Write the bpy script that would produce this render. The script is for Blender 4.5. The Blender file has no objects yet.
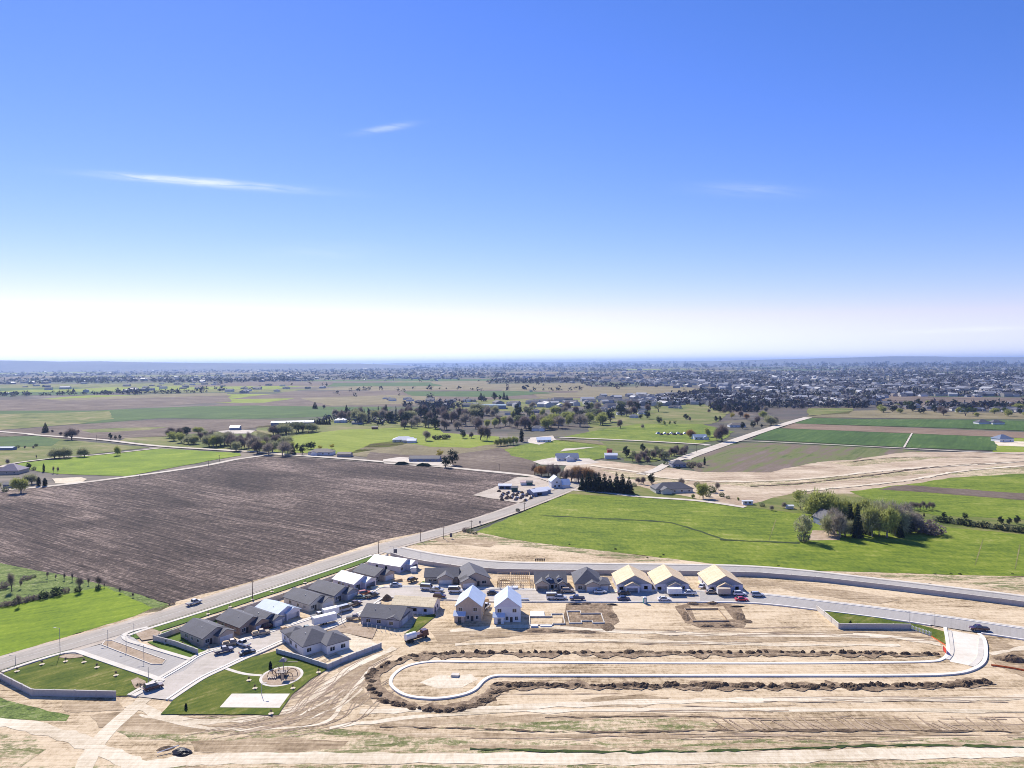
import bpy, math, random
import numpy as np
from mathutils import Vector, Matrix, noise
from mathutils.geometry import tessellate_polygon
R = math.radians
scene = bpy.context.scene
COL = scene.collection
rng = random.Random(7)

# ------------------------------------------------------------------ camera
CAM_H = 90.0
FPX = 700.0
PITCH = math.atan(20.8 / FPX)
ROLL = -R(0.43)
CAM_R = Matrix.Rotation(math.pi / 2 - PITCH, 3, 'X') @ Matrix.Rotation(ROLL, 3, 'Z')
cam_data = bpy.data.cameras.new('camera')
cam_data.sensor_width = 36.0
cam_data.lens = 36.0 * FPX / 1024
cam_data.clip_start = 0.5
cam_data.clip_end = 200000
cam = bpy.data.objects.new('camera', cam_data)
COL.objects.link(cam)
cam.matrix_world = Matrix.Translation((0, 0, CAM_H)) @ CAM_R.to_4x4()
scene.camera = cam


def P(px, py):
    """ground point seen at a pixel of the photograph"""
    d = CAM_R @ Vector(((px - 512) / FPX, -(py - 384) / FPX, -1.0))
    if d.z > -0.0012:
        d.z = -0.0012
    t = CAM_H / -d.z
    return Vector((d.x * t, d.y * t))


def PL(pts):
    return [P(*p) for p in pts]


def metres(npx, p):
    return npx * p.y / FPX


# ------------------------------------------------------------------ materials
MATS = {}


class NT:
    def __init__(s, name):
        s.m = bpy.data.materials.new(name)
        s.m.use_nodes = True
        s.t = s.m.node_tree
        s.t.nodes.clear()
        s.out = s.t.nodes.new('ShaderNodeOutputMaterial')
        s.b = s.t.nodes.new('ShaderNodeBsdfPrincipled')
        s.t.links.new(s.b.outputs[0], s.out.inputs[0])
        s.b.inputs['Specular IOR Level'].default_value = 0.2
        tc = s.t.nodes.new('ShaderNodeTexCoord')
        s.co = tc.outputs['Object']

    def n(s, t, **k):
        n = s.t.nodes.new(t)
        for a, v in k.items():
            setattr(n, a, v)
        return n

    def l(s, a, b):
        s.t.links.new(a, b)

    def map(s, scale, ang=0.0, loc=(0, 0, 0)):
        m = s.n('ShaderNodeMapping')
        m.vector_type = 'TEXTURE'
        m.inputs['Rotation'].default_value = (0, 0, ang)
        m.inputs['Location'].default_value = loc
        m.inputs['Scale'].default_value = (scale[0], scale[1], scale[2] if len(scale) > 2 else 1)
        s.l(s.co, m.inputs[0])
        return m.outputs[0]

    def noise(s, size, ang=0.0, detail=4, rough=.6, dist=0.0, loc=(0, 0, 0)):
        """size in metres (x, y) of one feature"""
        n = s.n('ShaderNodeTexNoise')
        n.inputs['Scale'].default_value = 1
        n.inputs['Detail'].default_value = detail
        n.inputs['Roughness'].default_value = rough
        n.inputs['Distortion'].default_value = dist
        s.l(s.map((size[0], size[1], size[0]), ang, loc), n.inputs['Vector'])
        return n.outputs['Fac']

    def math(s, op, a, b=0.0, clamp=False):
        n = s.n('ShaderNodeMath', operation=op)
        n.use_clamp = clamp
        for i, v in enumerate((a, b)):
            if isinstance(v, (int, float)):
                n.inputs[i].default_value = v
            else:
                s.l(v, n.inputs[i])
        return n.outputs[0]

    def wsum(s, pairs):
        r = None
        for v, w in pairs:
            t = s.math('MULTIPLY', v, w)
            r = t if r is None else s.math('ADD', r, t)
        return r

    def ramp(s, f, stops, interp='LINEAR'):
        n = s.n('ShaderNodeValToRGB')
        n.color_ramp.interpolation = interp
        e = n.color_ramp.elements
        while len(e) < len(stops):
            e.new(0.5)
        for el, (p, c) in zip(e, stops):
            el.position = p
            el.color = (c[0], c[1], c[2], 1)
        s.l(f, n.inputs[0])
        return n.outputs[0]

    def mix(s, f, a, b):
        n = s.n('ShaderNodeMix', data_type='RGBA')
        if isinstance(f, (int, float)):
            n.inputs[0].default_value = f
        else:
            s.l(f, n.inputs[0])
        for i, v in ((6, a), (7, b)):
            if isinstance(v, tuple):
                n.inputs[i].default_value = (v[0], v[1], v[2], 1)
            else:
                s.l(v, n.inputs[i])
        return n.outputs[2]

    def bump(s, h, strength, dist=1.0):
        n = s.n('ShaderNodeBump')
        n.inputs['Strength'].default_value = strength
        n.inputs['Distance'].default_value = dist
        s.l(h, n.inputs['Height'])
        s.l(n.outputs[0], s.b.inputs['Normal'])

    def done(s, col, rough=.9):
        if isinstance(col, tuple):
            s.b.inputs['Base Color'].default_value = (col[0], col[1], col[2], 1)
        else:
            s.l(col, s.b.inputs['Base Color'])
        s.b.inputs['Roughness'].default_value = rough
        return s.m


def ground_mat(name, stops, big=60, ang=0.0, streak=(30, 1.5), fine=1.5, w=(.34, .33, .33), bump=0.4, bd=.3, rough=.95, sheen=None):
    k = NT(name)
    a = k.noise((big, big * .7), ang, 4, .6, .6)
    b = k.noise(streak, ang, 5, .65, .3, (13, 7, 0))
    c = k.noise((fine, fine * 2.2), 0, 6, .8, 0, (3, 9, 0))
    f = k.wsum(((a, w[0]), (b, w[1]), (c, w[2])))
    col = k.ramp(f, stops)
    if bump:
        k.bump(k.wsum(((b, .6), (c, .6))), bump, bd)
    return k.done(col, rough)


def plain(name, c, rough=.7, var=.15, size=1.5, metal=0, spec=.3):
    if name in MATS:
        return MATS[name]
    k = NT(name)
    f = k.noise((size, size), 0, 4, .7)
    lo = tuple(x * (1 - var) for x in c)
    hi = tuple(min(1, x * (1 + var)) for x in c)
    m = k.done(k.ramp(f, [(.3, lo), (.7, hi)]), rough)
    k.b.inputs['Metallic'].default_value = metal
    k.b.inputs['Specular IOR Level'].default_value = spec
    MATS[name] = m
    return m


S4 = lambda a, b, c, d, lo=.36, hi=.64: [(lo, a), (lo + (hi - lo) * .36, b), (lo + (hi - lo) * .66, c), (hi, d)]
FUR = R(-35)     # direction of the furrows in the left fields
ART = R(55)      # direction of the arterial road


def dirt_nodes(k):
    a = k.noise((45, 22), 0, 4, .6, 1.0)
    b = k.noise((26, .9), R(1.5), 5, .7, 1.2, (13, 7, 0))
    b2 = k.noise((9, .5), R(-4), 4, .7, 2.0, (31, 7, 0))
    c = k.noise((1.3, 2.2), 0, 6, .85, 0, (3, 9, 0))
    d = k.noise((160, 60), 0, 2, .5, .5, (77, 9, 0))
    f = k.wsum(((a, .24), (b, .28), (b2, .14), (c, .28), (d, .06)))
    col = k.ramp(f, [(.40, (.12, .08, .042)), (.445, (.32, .235, .135)), (.485, (.54, .415, .26)), (.55, (.70, .565, .38))])
    return a, b, c, f, col


k = NT('dirt')
a, b, c, f, col = dirt_nodes(k)
k.bump(k.wsum(((b, .5), (c, .6))), .5, .35)
M_dirt = k.done(col, .97)

k = NT('weedy_dirt')
a, b, c, f, col = dirt_nodes(k)
g1 = k.noise((14, 3), 0, 5, .75, .5, (5, 55, 0))
g2 = k.noise((1.4, 2.0), 0, 5, .85, 0, (25, 5, 0))
msk = k.ramp(k.wsum(((g1, .6), (g2, .4))), [(.475, (0, 0, 0)), (.55, (1, 1, 1))])
grn = k.ramp(g2, [(.35, (.045, .06, .018)), (.5, (.13, .15, .045)), (.62, (.3, .28, .13))])
k.bump(k.wsum(((b, .5), (g2, .8))), .6, .4)
M_weedy = k.done(k.mix(msk, col, grn), .97)

k = NT('scrub_grass')
g1 = k.noise((8, 4), R(20), 5, .75, .5, (5, 55, 0))
g2 = k.noise((1.2, .9), 0, 4, .8, 0, (25, 5, 0))
M_scrub = k.done(k.ramp(k.wsum(((g1, .5), (g2, .5))), [(.36, (.035, .05, .018)), (.46, (.11, .16, .035)), (.54, (.2, .26, .06)), (.64, (.36, .33, .2))]), .95)
k.bump(g2, .8, .6)

M_works = ground_mat('earthworks', S4((.2, .14, .085), (.4, .3, .2), (.56, .45, .31), (.72, .61, .46)), 60, R(8), (70, 3), 3, w=(.34, .4, .26), bump=.5)
M_light_dirt = ground_mat('packed_dirt_track', S4((.36, .29, .18), (.6, .5, .35), (.74, .65, .49), (.82, .74, .59)), 30, 0, (40, .8), 1.0)
M_gravel_pad = ground_mat('pale_gravel', S4((.58, .51, .4), (.68, .62, .51), (.75, .69, .58), (.8, .75, .65)), 12, 0, (8, 3), .8, bump=.15)
M_spoil = ground_mat('dark_spoil', S4((.06, .04, .024), (.13, .09, .056), (.23, .165, .105), (.40, .30, .195)), 3, 0, (2, 1.2), .5, bump=1.0, bd=.5)
k = NT('ploughed_soil')
a = k.noise((130, 60), FUR, 4, .6, .6)
b = k.noise((70, 1.5), FUR, 5, .7, .4, (13, 7, 0))
b2 = k.noise((22, 1.1), FUR + R(6), 5, .8, .9, (3, 27, 0))
c = k.noise((2.2, 3.4), 0, 6, .9, 0, (3, 9, 0))
f = k.wsum(((a, .24), (b, .24), (b2, .20), (c, .32)))
k.bump(k.wsum(((b, .6), (c, .6))), .6, .4)
M_plough = k.done(k.ramp(f, [(.425, (.012, .008, .007)), (.47, (.048, .034, .028)), (.515, (.11, .08, .064)), (.57, (.36, .275, .22))]), .97)
M_green_a = ground_mat('bright_grass_field', S4((.07, .13, .006), (.14, .215, .008), (.2, .28, .012), (.33, .37, .05)), 40, R(30), (18, 2), 1.4, bump=.35)
M_green_b = ground_mat('pasture_grass', S4((.04, .075, .006), (.115, .17, .011), (.19, .24, .02), (.34, .33, .095)), 45, R(-12), (14, 4), 1.8, w=(.32, .3, .38), bump=.4)
M_green_c = ground_mat('green_crop', S4((.03, .065, .012), (.05, .10, .018), (.07, .13, .024), (.14, .19, .05)), 80, ART, (80, 4), 3, bump=.2)
M_green_d = ground_mat('yellow_green_field', S4((.13, .17, .015), (.19, .24, .015), (.24, .29, .03), (.34, .34, .09)), 80, FUR, (80, 8), 3, bump=.2)
M_mixgreen = ground_mat('rough_meadow', S4((.06, .085, .015), (.13, .16, .03), (.21, .2, .065), (.32, .26, .14)), 60, FUR, (90, 10), 4, w=(.5, .3, .2), bump=.3)
M_tan = ground_mat('dry_field', S4((.12, .1, .045), (.18, .15, .075), (.25, .21, .11), (.33, .28, .17)), 90, FUR, (90, 6), 4, bump=.3)
M_brown = ground_mat('brown_field', S4((.07, .05, .036), (.125, .092, .066), (.18, .138, .10), (.29, .235, .17)), 90, FUR, (120, 6), 4, bump=.3)
M_tilled = ground_mat('red_brown_field', S4((.13, .085, .055), (.19, .13, .085), (.25, .175, .115), (.32, .235, .165)), 90, 0, (120, 4), 4, bump=.3)
M_tiltgreen = ground_mat('patchy_field', S4((.09, .12, .03), (.15, .17, .055), (.17, .13, .09), (.21, .16, .13), .40, .60), 70, ART, (160, 9), 4, w=(.35, .45, .2), bump=.3)
M_lawn = ground_mat('mown_lawn', S4((.025, .055, .004), (.07, .105, .007), (.13, .15, .018), (.29, .25, .09)), 12, R(40), (20, 1.6), .7, w=(.4, .35, .25), bump=.3)
M_strip = ground_mat('verge_grass', S4((.05, .095, .01), (.08, .14, .014), (.11, .17, .02), (.15, .2, .04)), 12, R(40), (20, 1.6), .7, bump=.3)
M_ditch = ground_mat('dark_ditch_grass', S4((.02, .032, .01), (.035, .055, .015), (.06, .09, .02), (.1, .14, .03)), 6, 0, (4, 1), .7, bump=.7)
M_road = ground_mat('asphalt', S4((.28, .245, .20), (.36, .32, .265), (.41, .365, .305), (.48, .43, .36)), 30, ART, (60, 1.2), 1.2, bump=.1, rough=.85)
M_road2 = ground_mat('new_asphalt', S4((.30, .28, .25), (.36, .335, .30), (.40, .375, .34), (.45, .42, .38)), 30, ART, (40, 1.0), 1.2, bump=.1, rough=.8)
M_street = ground_mat('dusty_street', S4((.38, .33, .27), (.47, .42, .35), (.54, .48, .41), (.62, .56, .48)), 14, 0, (14, 1.2), 1.2, bump=.1, rough=.85)
M_conc = ground_mat('concrete', S4((.52, .47, .38), (.6, .55, .46), (.66, .61, .52), (.72, .67, .58)), 6, 0, (3, 3), .6, bump=.1, rough=.8)
M_shoulder = ground_mat('gravel_shoulder', S4((.33, .27, .2), (.45, .38, .3), (.53, .46, .37), (.62, .55, .46)), 12, ART, (20, 1), .8, bump=.3)
M_mulch = ground_mat('brown_mulch', S4((.24, .17, .11), (.36, .27, .18), (.45, .35, .25), (.54, .44, .33)), 5, 0, (3, 3), .6, bump=.5)
M_paint_y = plain('road_paint', (.7, .68, .6), .7)
M_lane = ground_mat('farm_lane', S4((.42, .36, .28), (.54, .47, .38), (.62, .56, .46), (.7, .64, .55)), 40, 0, (20, 4), 3, bump=.2)

k = NT('far_farmland')
vor = k.n('ShaderNodeTexVoronoi', distance='CHEBYCHEV')
vor.inputs['Scale'].default_value = 1
vor.inputs['Randomness'].default_value = .85
k.l(k.map((520, 300, 500), R(0)), vor.inputs['Vector'])
sep = k.n('ShaderNodeSeparateColor')
k.l(vor.outputs['Color'], sep.inputs[0])
fld = k.ramp(sep.outputs[0], [(0, (.12, .09, .075)), (.22, (.09, .12, .035)), (.4, (.2, .155, .12)), (.55, (.06, .12, .03)), (.68, (.15, .13, .075)), (.82, (.28, .23, .18)), (.92, (.1, .085, .075))], 'CONSTANT')
nz = k.noise((300, 60), 0, 6, .75)
nf = k.noise((25, 12), 0, 5, .8)
dk = k.ramp(nz, [(.42, (.0, .0, .0)), (.6, (1, 1, 1))])
mixd = k.mix(dk, fld, (.055, .06, .05))
col = k.mix(k.ramp(nf, [(.35, (0, 0, 0)), (.7, (.5, .5, .5))]), mixd, (.16, .15, .12))
M_far = k.done(col, .97)

M_browndirt = ground_mat('brown_churned_dirt', S4((.14, .095, .05), (.32, .235, .14), (.47, .36, .23), (.66, .54, .37)), 18, 0, (12, 1.0), 1.3, w=(.25, .4, .35), bump=.8)
# solid things
M_kerb = plain('kerb_concrete', (.78, .74, .66), .8, .06, 2)
M_wall_grey = plain('grey_block', (.47, .435, .40), .85, .12, .6)
M_fence = plain('vinyl_fence', (.46, .45, .44), .6, .06)
M_white = plain('white_paint', (.78, .78, .76), .6, .06)
M_trim = plain('trim_white', (.72, .7, .66), .6, .05)


def shingle(name, c):
    k = NT(name)
    br = k.noise((.9, .3), 0, 3, .8)
    bg = k.noise((5, 5), 0, 3, .6, 0, (4, 4, 0))
    f = k.wsum(((br, .6), (bg, .4)))
    m = k.done(k.ramp(f, [(.3, tuple(x * .65 for x in c)), (.7, tuple(min(1, x * 1.35) for x in c))]), .75)
    k.b.inputs['Specular IOR Level'].default_value = .35
    k.bump(br, .3, .1)
    return m


M_roof = shingle('grey_shingles', (.10, .10, .115))
M_roof_br = shingle('brown_shingles', (.17, .145, .13))
M_under = plain('roof_underlay', (.55, .63, .74), .45, .1, 3)
M_under2 = plain('roof_underlay_white', (.72, .73, .74), .5, .08, 3)


def osb(name, c):
    k = NT(name)
    br = k.n('ShaderNodeTexBrick')
    br.inputs['Scale'].default_value = 1
    br.inputs['Brick Width'].default_value = 2.4
    br.inputs['Row Height'].default_value = 1.2
    br.inputs['Mortar Size'].default_value = .03
    br.inputs['Color1'].default_value = (*c, 1)
    br.inputs['Color2'].default_value = (c[0] * .86, c[1] * .84, c[2] * .8, 1)
    br.inputs['Mortar'].default_value = (c[0] * .5, c[1] * .45, c[2] * .4, 1)
    k.l(k.co, br.inputs['Vector'])
    return k.done(br.outputs[0], .8)


M_osb = osb('sheathing_board', (.78, .62, .41))
M_osb_y = osb('yellow_sheathing', (.9, .75, .48))
M_wood = plain('raw_timber', (.58, .42, .25), .8, .2, .5)
M_wrap = plain('house_wrap', (.62, .6, .66), .6, .08)
M_sid_tan = plain('tan_siding', (.46, .38, .31), .8, .06)
M_sid_grey = plain('grey_siding', (.34, .34, .38), .8, .06)
M_sid_cream = plain('cream_siding', (.6, .56, .48), .8, .06)
M_sid_blue = plain('blue_siding', (.22, .25, .33), .8, .06)
M_sid_white = plain('white_siding', (.7, .7, .7), .8, .06)
M_sid_brown = plain('brown_board_siding', (.36, .26, .2), .8, .1)
M_door = plain('garage_door_panel', (.62, .62, .64), .5, .05)
M_door_dk = plain('dark_door', (.06, .05, .05), .5)
M_floor = plain('concrete_floor', (.4, .38, .35), .9)
k = NT('window_glass')
k.b.inputs['Metallic'].default_value = 0
k.b.inputs['Specular IOR Level'].default_value = .8
M_glass = k.done((.02, .025, .035), .08)
M_metal_w = plain('white_metal_roof', (.7, .72, .75), .35, .05)
M_red_roof = plain('red_roof', (.35, .12, .08), .6)
M_black = plain('black_plastic', (.012, .012, .014), .45, .2, .4)
M_tyre = plain('tyre_rubber', (.02, .02, .02), .8)
M_steel = plain('galvanised_steel', (.42, .43, .44), .4, .05, 1, .6)
M_pole = plain('weathered_pole', (.15, .11, .085), .9)
M_lamp = plain('lamp_pole_paint', (.3, .3, .3), .5)
M_orange = plain('orange_mesh', (.75, .16, .04), .7)
M_red = plain('red_board', (.6, .05, .03), .6)
M_bluebin = plain('teal_plastic', (.04, .22, .25), .5)
M_bark = plain('bark', (.12, .09, .07), .95, .3, .5)
M_bark2 = plain('pale_bark', (.3, .26, .22), .95, .3, .5)


def leafmat(name, c, tr=.25):
    k = NT(name)
    f = k.noise((.08, .08), 0, 2, .5)
    col = k.ramp(f, [(.35, tuple(x * .6 for x in c)), (.65, tuple(x * 1.4 for x in c))])
    m = k.done(col, .8)
    if tr:
        t = k.n('ShaderNodeBsdfTranslucent')
        k.l(col, t.inputs[0])
        mx = k.n('ShaderNodeMixShader')
        mx.inputs[0].default_value = tr
        k.l(k.b.outputs[0], mx.inputs[1])
        k.l(t.outputs[0], mx.inputs[2])
        k.l(mx.outputs[0], k.out.inputs[0])
    return m


L_conifer = leafmat('conifer_needles', (.026, .046, .026), .15)
L_green = leafmat('green_leaves', (.08, .12, .03))
L_bud = leafmat('yellow_green_buds', (.40, .42, .13), .4)
L_yel = leafmat('yellow_blossom', (.42, .36, .05), .35)
L_twig = leafmat('bare_twigs', (.38, .33, .26), .3)
L_twig2 = leafmat('purple_twigs', (.24, .19, .165), .3)
L_rust = leafmat('rust_twigs', (.42, .26, .13), .3)
L_grey = leafmat('grey_green_twigs', (.4, .4, .22), .35)
L_sage = leafmat('sage_leaves', (.22, .24, .13), .3)


# ------------------------------------------------------------------ mesh builder
class MB:
    def __init__(s):
        s.v = []
        s.f = []
        s.m = []

    def add(s, vs, fs, mi=0):
        o = len(s.v)
        s.v += [tuple(v) for v in vs]
        s.f += [tuple(i + o for i in f) for f in fs]
        s.m += [mi] * len(fs)

    def box(s, x0, x1, y0, y1, z0, z1, mi=0):
        s.add([(x, y, z) for z in (z0, z1) for x, y in ((x0, y0), (x1, y0), (x1, y1), (x0, y1))],
              [(3, 2, 1, 0), (4, 5, 6, 7), (0, 1, 5, 4), (1, 2, 6, 5), (2, 3, 7, 6), (3, 0, 4, 7)], mi)

    def prism(s, poly, axis, a, b, mi=0):
        """poly in the plane normal to axis ('x': (y,z), 'y': (x,z), 'z': (x,y)), extruded a..b"""
        n = len(poly)
        f = {'x': lambda p, q: (q, p[0], p[1]), 'y': lambda p, q: (p[0], q, p[1]), 'z': lambda p, q: (p[0], p[1], q)}[axis]
        s.add([f(p, a) for p in poly] + [f(p, b) for p in poly],
              [tuple(range(n - 1, -1, -1)), tuple(range(n, 2 * n))] + [(i, (i + 1) % n, n + (i + 1) % n, n + i) for i in range(n)], mi)

    def tube(s, p0, p1, r0, r1, n=5, mi=0, cap=True):
        p0, p1 = Vector(p0), Vector(p1)
        d = (p1 - p0)
        if d.length < 1e-6:
            return
        d.normalize()
        u = d.orthogonal().normalized()
        w = d.cross(u)
        vs = []
        for p, r in ((p0, r0), (p1, r1)):
            for i in range(n):
                t = 2 * math.pi * i / n
                vs.append(p + (u * math.cos(t) + w * math.sin(t)) * r)
        fs = [(i, (i + 1) % n, n + (i + 1) % n, n + i) for i in range(n)]
        if cap:
            fs += [tuple(range(n - 1, -1, -1)), tuple(range(n, 2 * n))]
        s.add(vs, fs, mi)

    def mesh(s, name, mats, smooth=False):
        me = bpy.data.meshes.new(name)
        me.from_pydata(s.v, [], s.f)
        for m in (mats if isinstance(mats, (list, tuple)) else [mats]):
            me.materials.append(m)
        if any(s.m):
            me.polygons.foreach_set('material_index', s.m)
        if smooth:
            me.polygons.foreach_set('use_smooth', [True] * len(s.f))
        me.update()
        return me

    def build(s, name, mats, parent=None, smooth=False):
        return obj(name, s.mesh(name, mats, smooth), parent)


def obj(name, me, parent=None):
    o = bpy.data.objects.new(name, me)
    COL.objects.link(o)
    if parent:
        o.parent = parent
    return o


def tag(o, label=None, cat=None, group=None, kind=None):
    if label:
        o['label'] = label
    if cat:
        o['category'] = cat
    if group:
        o['group'] = group
    if kind:
        o['kind'] = kind
    return o


def thing(name, label, cat, loc, rz=0.0, group=None):
    o = bpy.data.objects.new(name, None)
    o.empty_display_size = .1
    COL.objects.link(o)
    o.location = (loc[0], loc[1], loc[2] if len(loc) > 2 else 0)
    o.rotation_euler = (0, 0, rz)
    return tag(o, label, cat, group)


def kids(o):
    return [c for c in KIDS.get(o.name, [])]


KIDS = {}


def index_kids():
    KIDS.clear()
    for o in bpy.data.objects:
        if o.parent:
            KIDS.setdefault(o.parent.name, []).append(o)


def dup(o, parent=None):
    c = o.copy()
    COL.objects.link(c)
    if parent:
        c.parent = parent
    for ch in KIDS.get(o.name, []):
        dup(ch, c)
    return c


# ------------------------------------------------------------------ ground sheets
def lz(layer, y):
    return layer * .02 * (1 + max(y, 0) / 400)


def jitter_poly(pts, amp, step):
    out = []
    n = len(pts)
    for i in range(n):
        a, b = pts[i], pts[(i + 1) % n]
        d = (b - a)
        L = d.length
        st = max(step, .012 * min(a.y, b.y, 3000))
        m = max(1, min(80, int(L / st)))
        nrm = Vector((-d.y, d.x)).normalized() if L > 0 else Vector((0, 0))
        for k_ in range(m):
            t = k_ / m
            p = a + d * t
            am = amp * (1 + max(p.y, 0) / 700)
            q = noise.noise(Vector((p.x / (6 * am + .01), p.y / (6 * am + .01), 3.1))) + .5 * noise.noise(Vector((p.x / (1.7 * am + .01), p.y / (1.7 * am + .01), 8.1)))
            out.append(p + nrm * q * am)
    return out


def sheet(name, px, layer, mat, jit=0.0, step=3.0, world=False, label=None, cat=None, kind='structure'):
    pts = list(px) if world else PL(px)
    if jit:
        pts = jitter_poly(pts, jit, step)
    v3 = [Vector((p.x, p.y, 0)) for p in pts]
    tr = tessellate_polygon([v3])
    me = bpy.data.meshes.new(name)
    vs = [(p.x, p.y, lz(layer, p.y)) for p in pts]
    fs = []
    for t in tr:
        a, b, c = (pts[i] for i in t)
        cr = (b - a).x * (c - a).y - (b - a).y * (c - a).x
        if abs(cr) < 1e-9:
            continue
        fs.append(tuple(t) if cr > 0 else tuple(reversed(t)))
    me.from_pydata(vs, [], fs)
    me.materials.append(mat)
    o = obj(name, me)
    o['kind'] = kind
    if label:
        o['label'] = label
    if cat:
        o['category'] = cat
    return o


def smooth_line(pts, n=6):
    """Catmull-Rom through world points"""
    out = []
    for i in range(len(pts) - 1):
        p0 = pts[max(i - 1, 0)]
        p1, p2 = pts[i], pts[i + 1]
        p3 = pts[min(i + 2, len(pts) - 1)]
        for k_ in range(n):
            t = k_ / n
            out.append(.5 * ((2 * p1) + (p2 - p0) * t + (2 * p0 - 5 * p1 + 4 * p2 - p3) * t * t + (3 * p1 - p0 - 3 * p2 + p3) * t ** 3))
    out.append(pts[-1])
    return out


def offset_line(pts, d):
    out = []
    for i, p in enumerate(pts):
        a = pts[max(i - 1, 0)]
        b = pts[min(i + 1, len(pts) - 1)]
        t = (b - a).normalized()
        out.append(p + Vector((-t.y, t.x)) * d)
    return out


def ribbon(name, line, w0, w1, layer, mat, height=0.0, wob=0.0, kind='structure', label=None, z0=0.0):
    """flat or raised band along a world polyline, from offset w0 to w1"""
    A, B = offset_line(line, w0), offset_line(line, w1)
    if wob:
        for i in range(len(A)):
            A[i] = A[i] + Vector((0, (noise.noise(Vector((A[i].x / 5, A[i].y / 5, 1))) + .6 * noise.noise(Vector((A[i].x / 1.7, A[i].y / 1.7, 4)))) * wob))
            B[i] = B[i] + Vector((0, (noise.noise(Vector((B[i].x / 5, B[i].y / 5, 5))) + .6 * noise.noise(Vector((B[i].x / 1.7, B[i].y / 1.7, 9)))) * wob))
    mb = MB()
    n = len(line)
    vs = [(p.x, p.y, lz(layer, p.y) + height) for p in A] + [(p.x, p.y, lz(layer, p.y) + height) for p in B]
    up = w1 > w0
    fs = []
    for i in range(n - 1):
        q = (i, n + i, n + i + 1, i + 1)
        fs.append(tuple(reversed(q)) if up else q)
    if height:
        vs += [(p.x, p.y, -.05) for p in A] + [(p.x, p.y, -.05) for p in B]
        for i in range(n - 1):
            fs.append((i, i + 1, 2 * n + i + 1, 2 * n + i))
            fs.append((n + i + 1, n + i, 3 * n + i, 3 * n + i + 1))
        fs.append((0, 2 * n, 3 * n, n))
        fs.append((n - 1, 2 * n - 1, 4 * n - 1, 3 * n - 1))
    mb.add(vs, fs)
    o = mb.build(name, mat)
    o['kind'] = kind
    if label:
        o['label'] = label
    return o


def wall_mesh(line, h, t, mb=None, z0=-.1):
    mb = mb or MB()
    A, B = offset_line(line, -t / 2), offset_line(line, t / 2)
    n = len(line)
    vs = [(p.x, p.y, z0) for p in A] + [(p.x, p.y, z0) for p in B] + [(p.x, p.y, h) for p in A] + [(p.x, p.y, h) for p in B]
    fs = []
    for i in range(n - 1):
        fs += [(i, i + 1, 2 * n + i + 1, 2 * n + i), (n + i + 1, n + i, 3 * n + i, 3 * n + i + 1), (2 * n + i, 2 * n + i + 1, 3 * n + i + 1, 3 * n + i)]
    fs += [(0, 2 * n, 3 * n, n), (n - 1, 2 * n - 1, 4 * n - 1, 3 * n - 1)]
    mb.add(vs, fs)
    return mb


def dens(line, step):
    out = []
    for a, b in zip(line, line[1:]):
        m = max(1, int((b - a).length / step))
        out += [a + (b - a) * (i / m) for i in range(m)]
    out.append(line[-1])
    return out


def make_wall(name, px, h, label, mat, capmat=None, t=.25, pilaster=5.0, cat='wall', smooth=False):
    line = PL(px)
    if smooth:
        line = smooth_line(line, 4)
    line = dens(line, 6)
    c = line[len(line) // 2]
    loc = [p - c for p in line]
    root = thing(name, label, cat, (c.x, c.y, 0))
    wall_mesh(loc, h, t).build('panel', mat, root)
    mb = MB()
    wall_mesh(loc, h + .12, t + .16, mb, z0=h)
    mb.build('coping', capmat or mat, root)
    pm = MB()
    pm.box(-.2, .2, -.2, .2, -.1, h + .2)
    me = pm.mesh('post', mat)
    acc = 0
    for a, b in zip(loc, loc[1:]):
        d = (b - a).normalized()
        L = (b - a).length
        s = (-acc) % pilaster
        while s < L:
            p = a + d * s
            o = obj('post', me, root)
            o.location = (p.x, p.y, 0)
            o.rotation_euler = (0, 0, math.atan2(d.y, d.x))
            s += pilaster
        acc += L
    return root

# ================================================================== SETTING
G = 45000
mb = MB()
xs = [-G, -20000, -8000, -3000, -1000, 0, 1000, 3000, 8000, 20000, G]
ys = [-3000, -500, 300, 800, 2000, 5000, 12000, 25000, G]
mb.v = [(x, y, 0) for y in ys for x in xs]
mb.f = [(j * len(xs) + i, j * len(xs) + i + 1, (j + 1) * len(xs) + i + 1, (j + 1) * len(xs) + i) for j in range(len(ys) - 1) for i in range(len(xs) - 1)]
mb.m = [0] * len(mb.f)
mb.build('ground', M_far)['kind'] = 'structure'

# hills on the horizon
def hill(name, prof, dist, depth, mat):
    """prof: list of (px, height in px above the horizon there)"""
    base = []
    for px, hp in prof:
        d = CAM_R @ Vector(((px - 512) / FPX, 0, -1))
        x = d.x / d.y * dist
        base.append((x, CAM_H + hp * dist / FPX if hp > .7 else 40))
    # resample with noise
    pts = []
    for (x0, h0), (x1, h1) in zip(base, base[1:]):
        for k_ in range(14):
            t = k_ / 14
            x = x0 + (x1 - x0) * t
            h = h0 + (h1 - h0) * t
            h *= 1 + .035 * noise.noise(Vector((x / 1500, 2, dist)))
            pts.append((x, max(h, 1)))
    pts.append(base[-1])
    rows = [(-depth * .5, 0), (-depth * .3, .35), (-depth * .12, .75), (0, 1), (depth * .3, .6), (depth * .6, 0)]
    mb = MB()
    for i, (x, h) in enumerate(pts):
        for j, (dy, f) in enumerate(rows):
            z = h * f * (1 + .25 * noise.noise(Vector((x / 900, dy / 900, 5)))) if 0 < f < 1 else h * f
            mb.v.append((x, dist + dy, z - (2 if f == 0 else 0)))
    nr = len(rows)
    for i in range(len(pts) - 1):
        for j in range(nr - 1):
            mb.f.append((i * nr + j, (i + 1) * nr + j, (i + 1) * nr + j + 1, i * nr + j + 1))
            mb.m.append(0)
    o = mb.build(name, mat, smooth=True)
    o['kind'] = 'structure'


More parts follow.
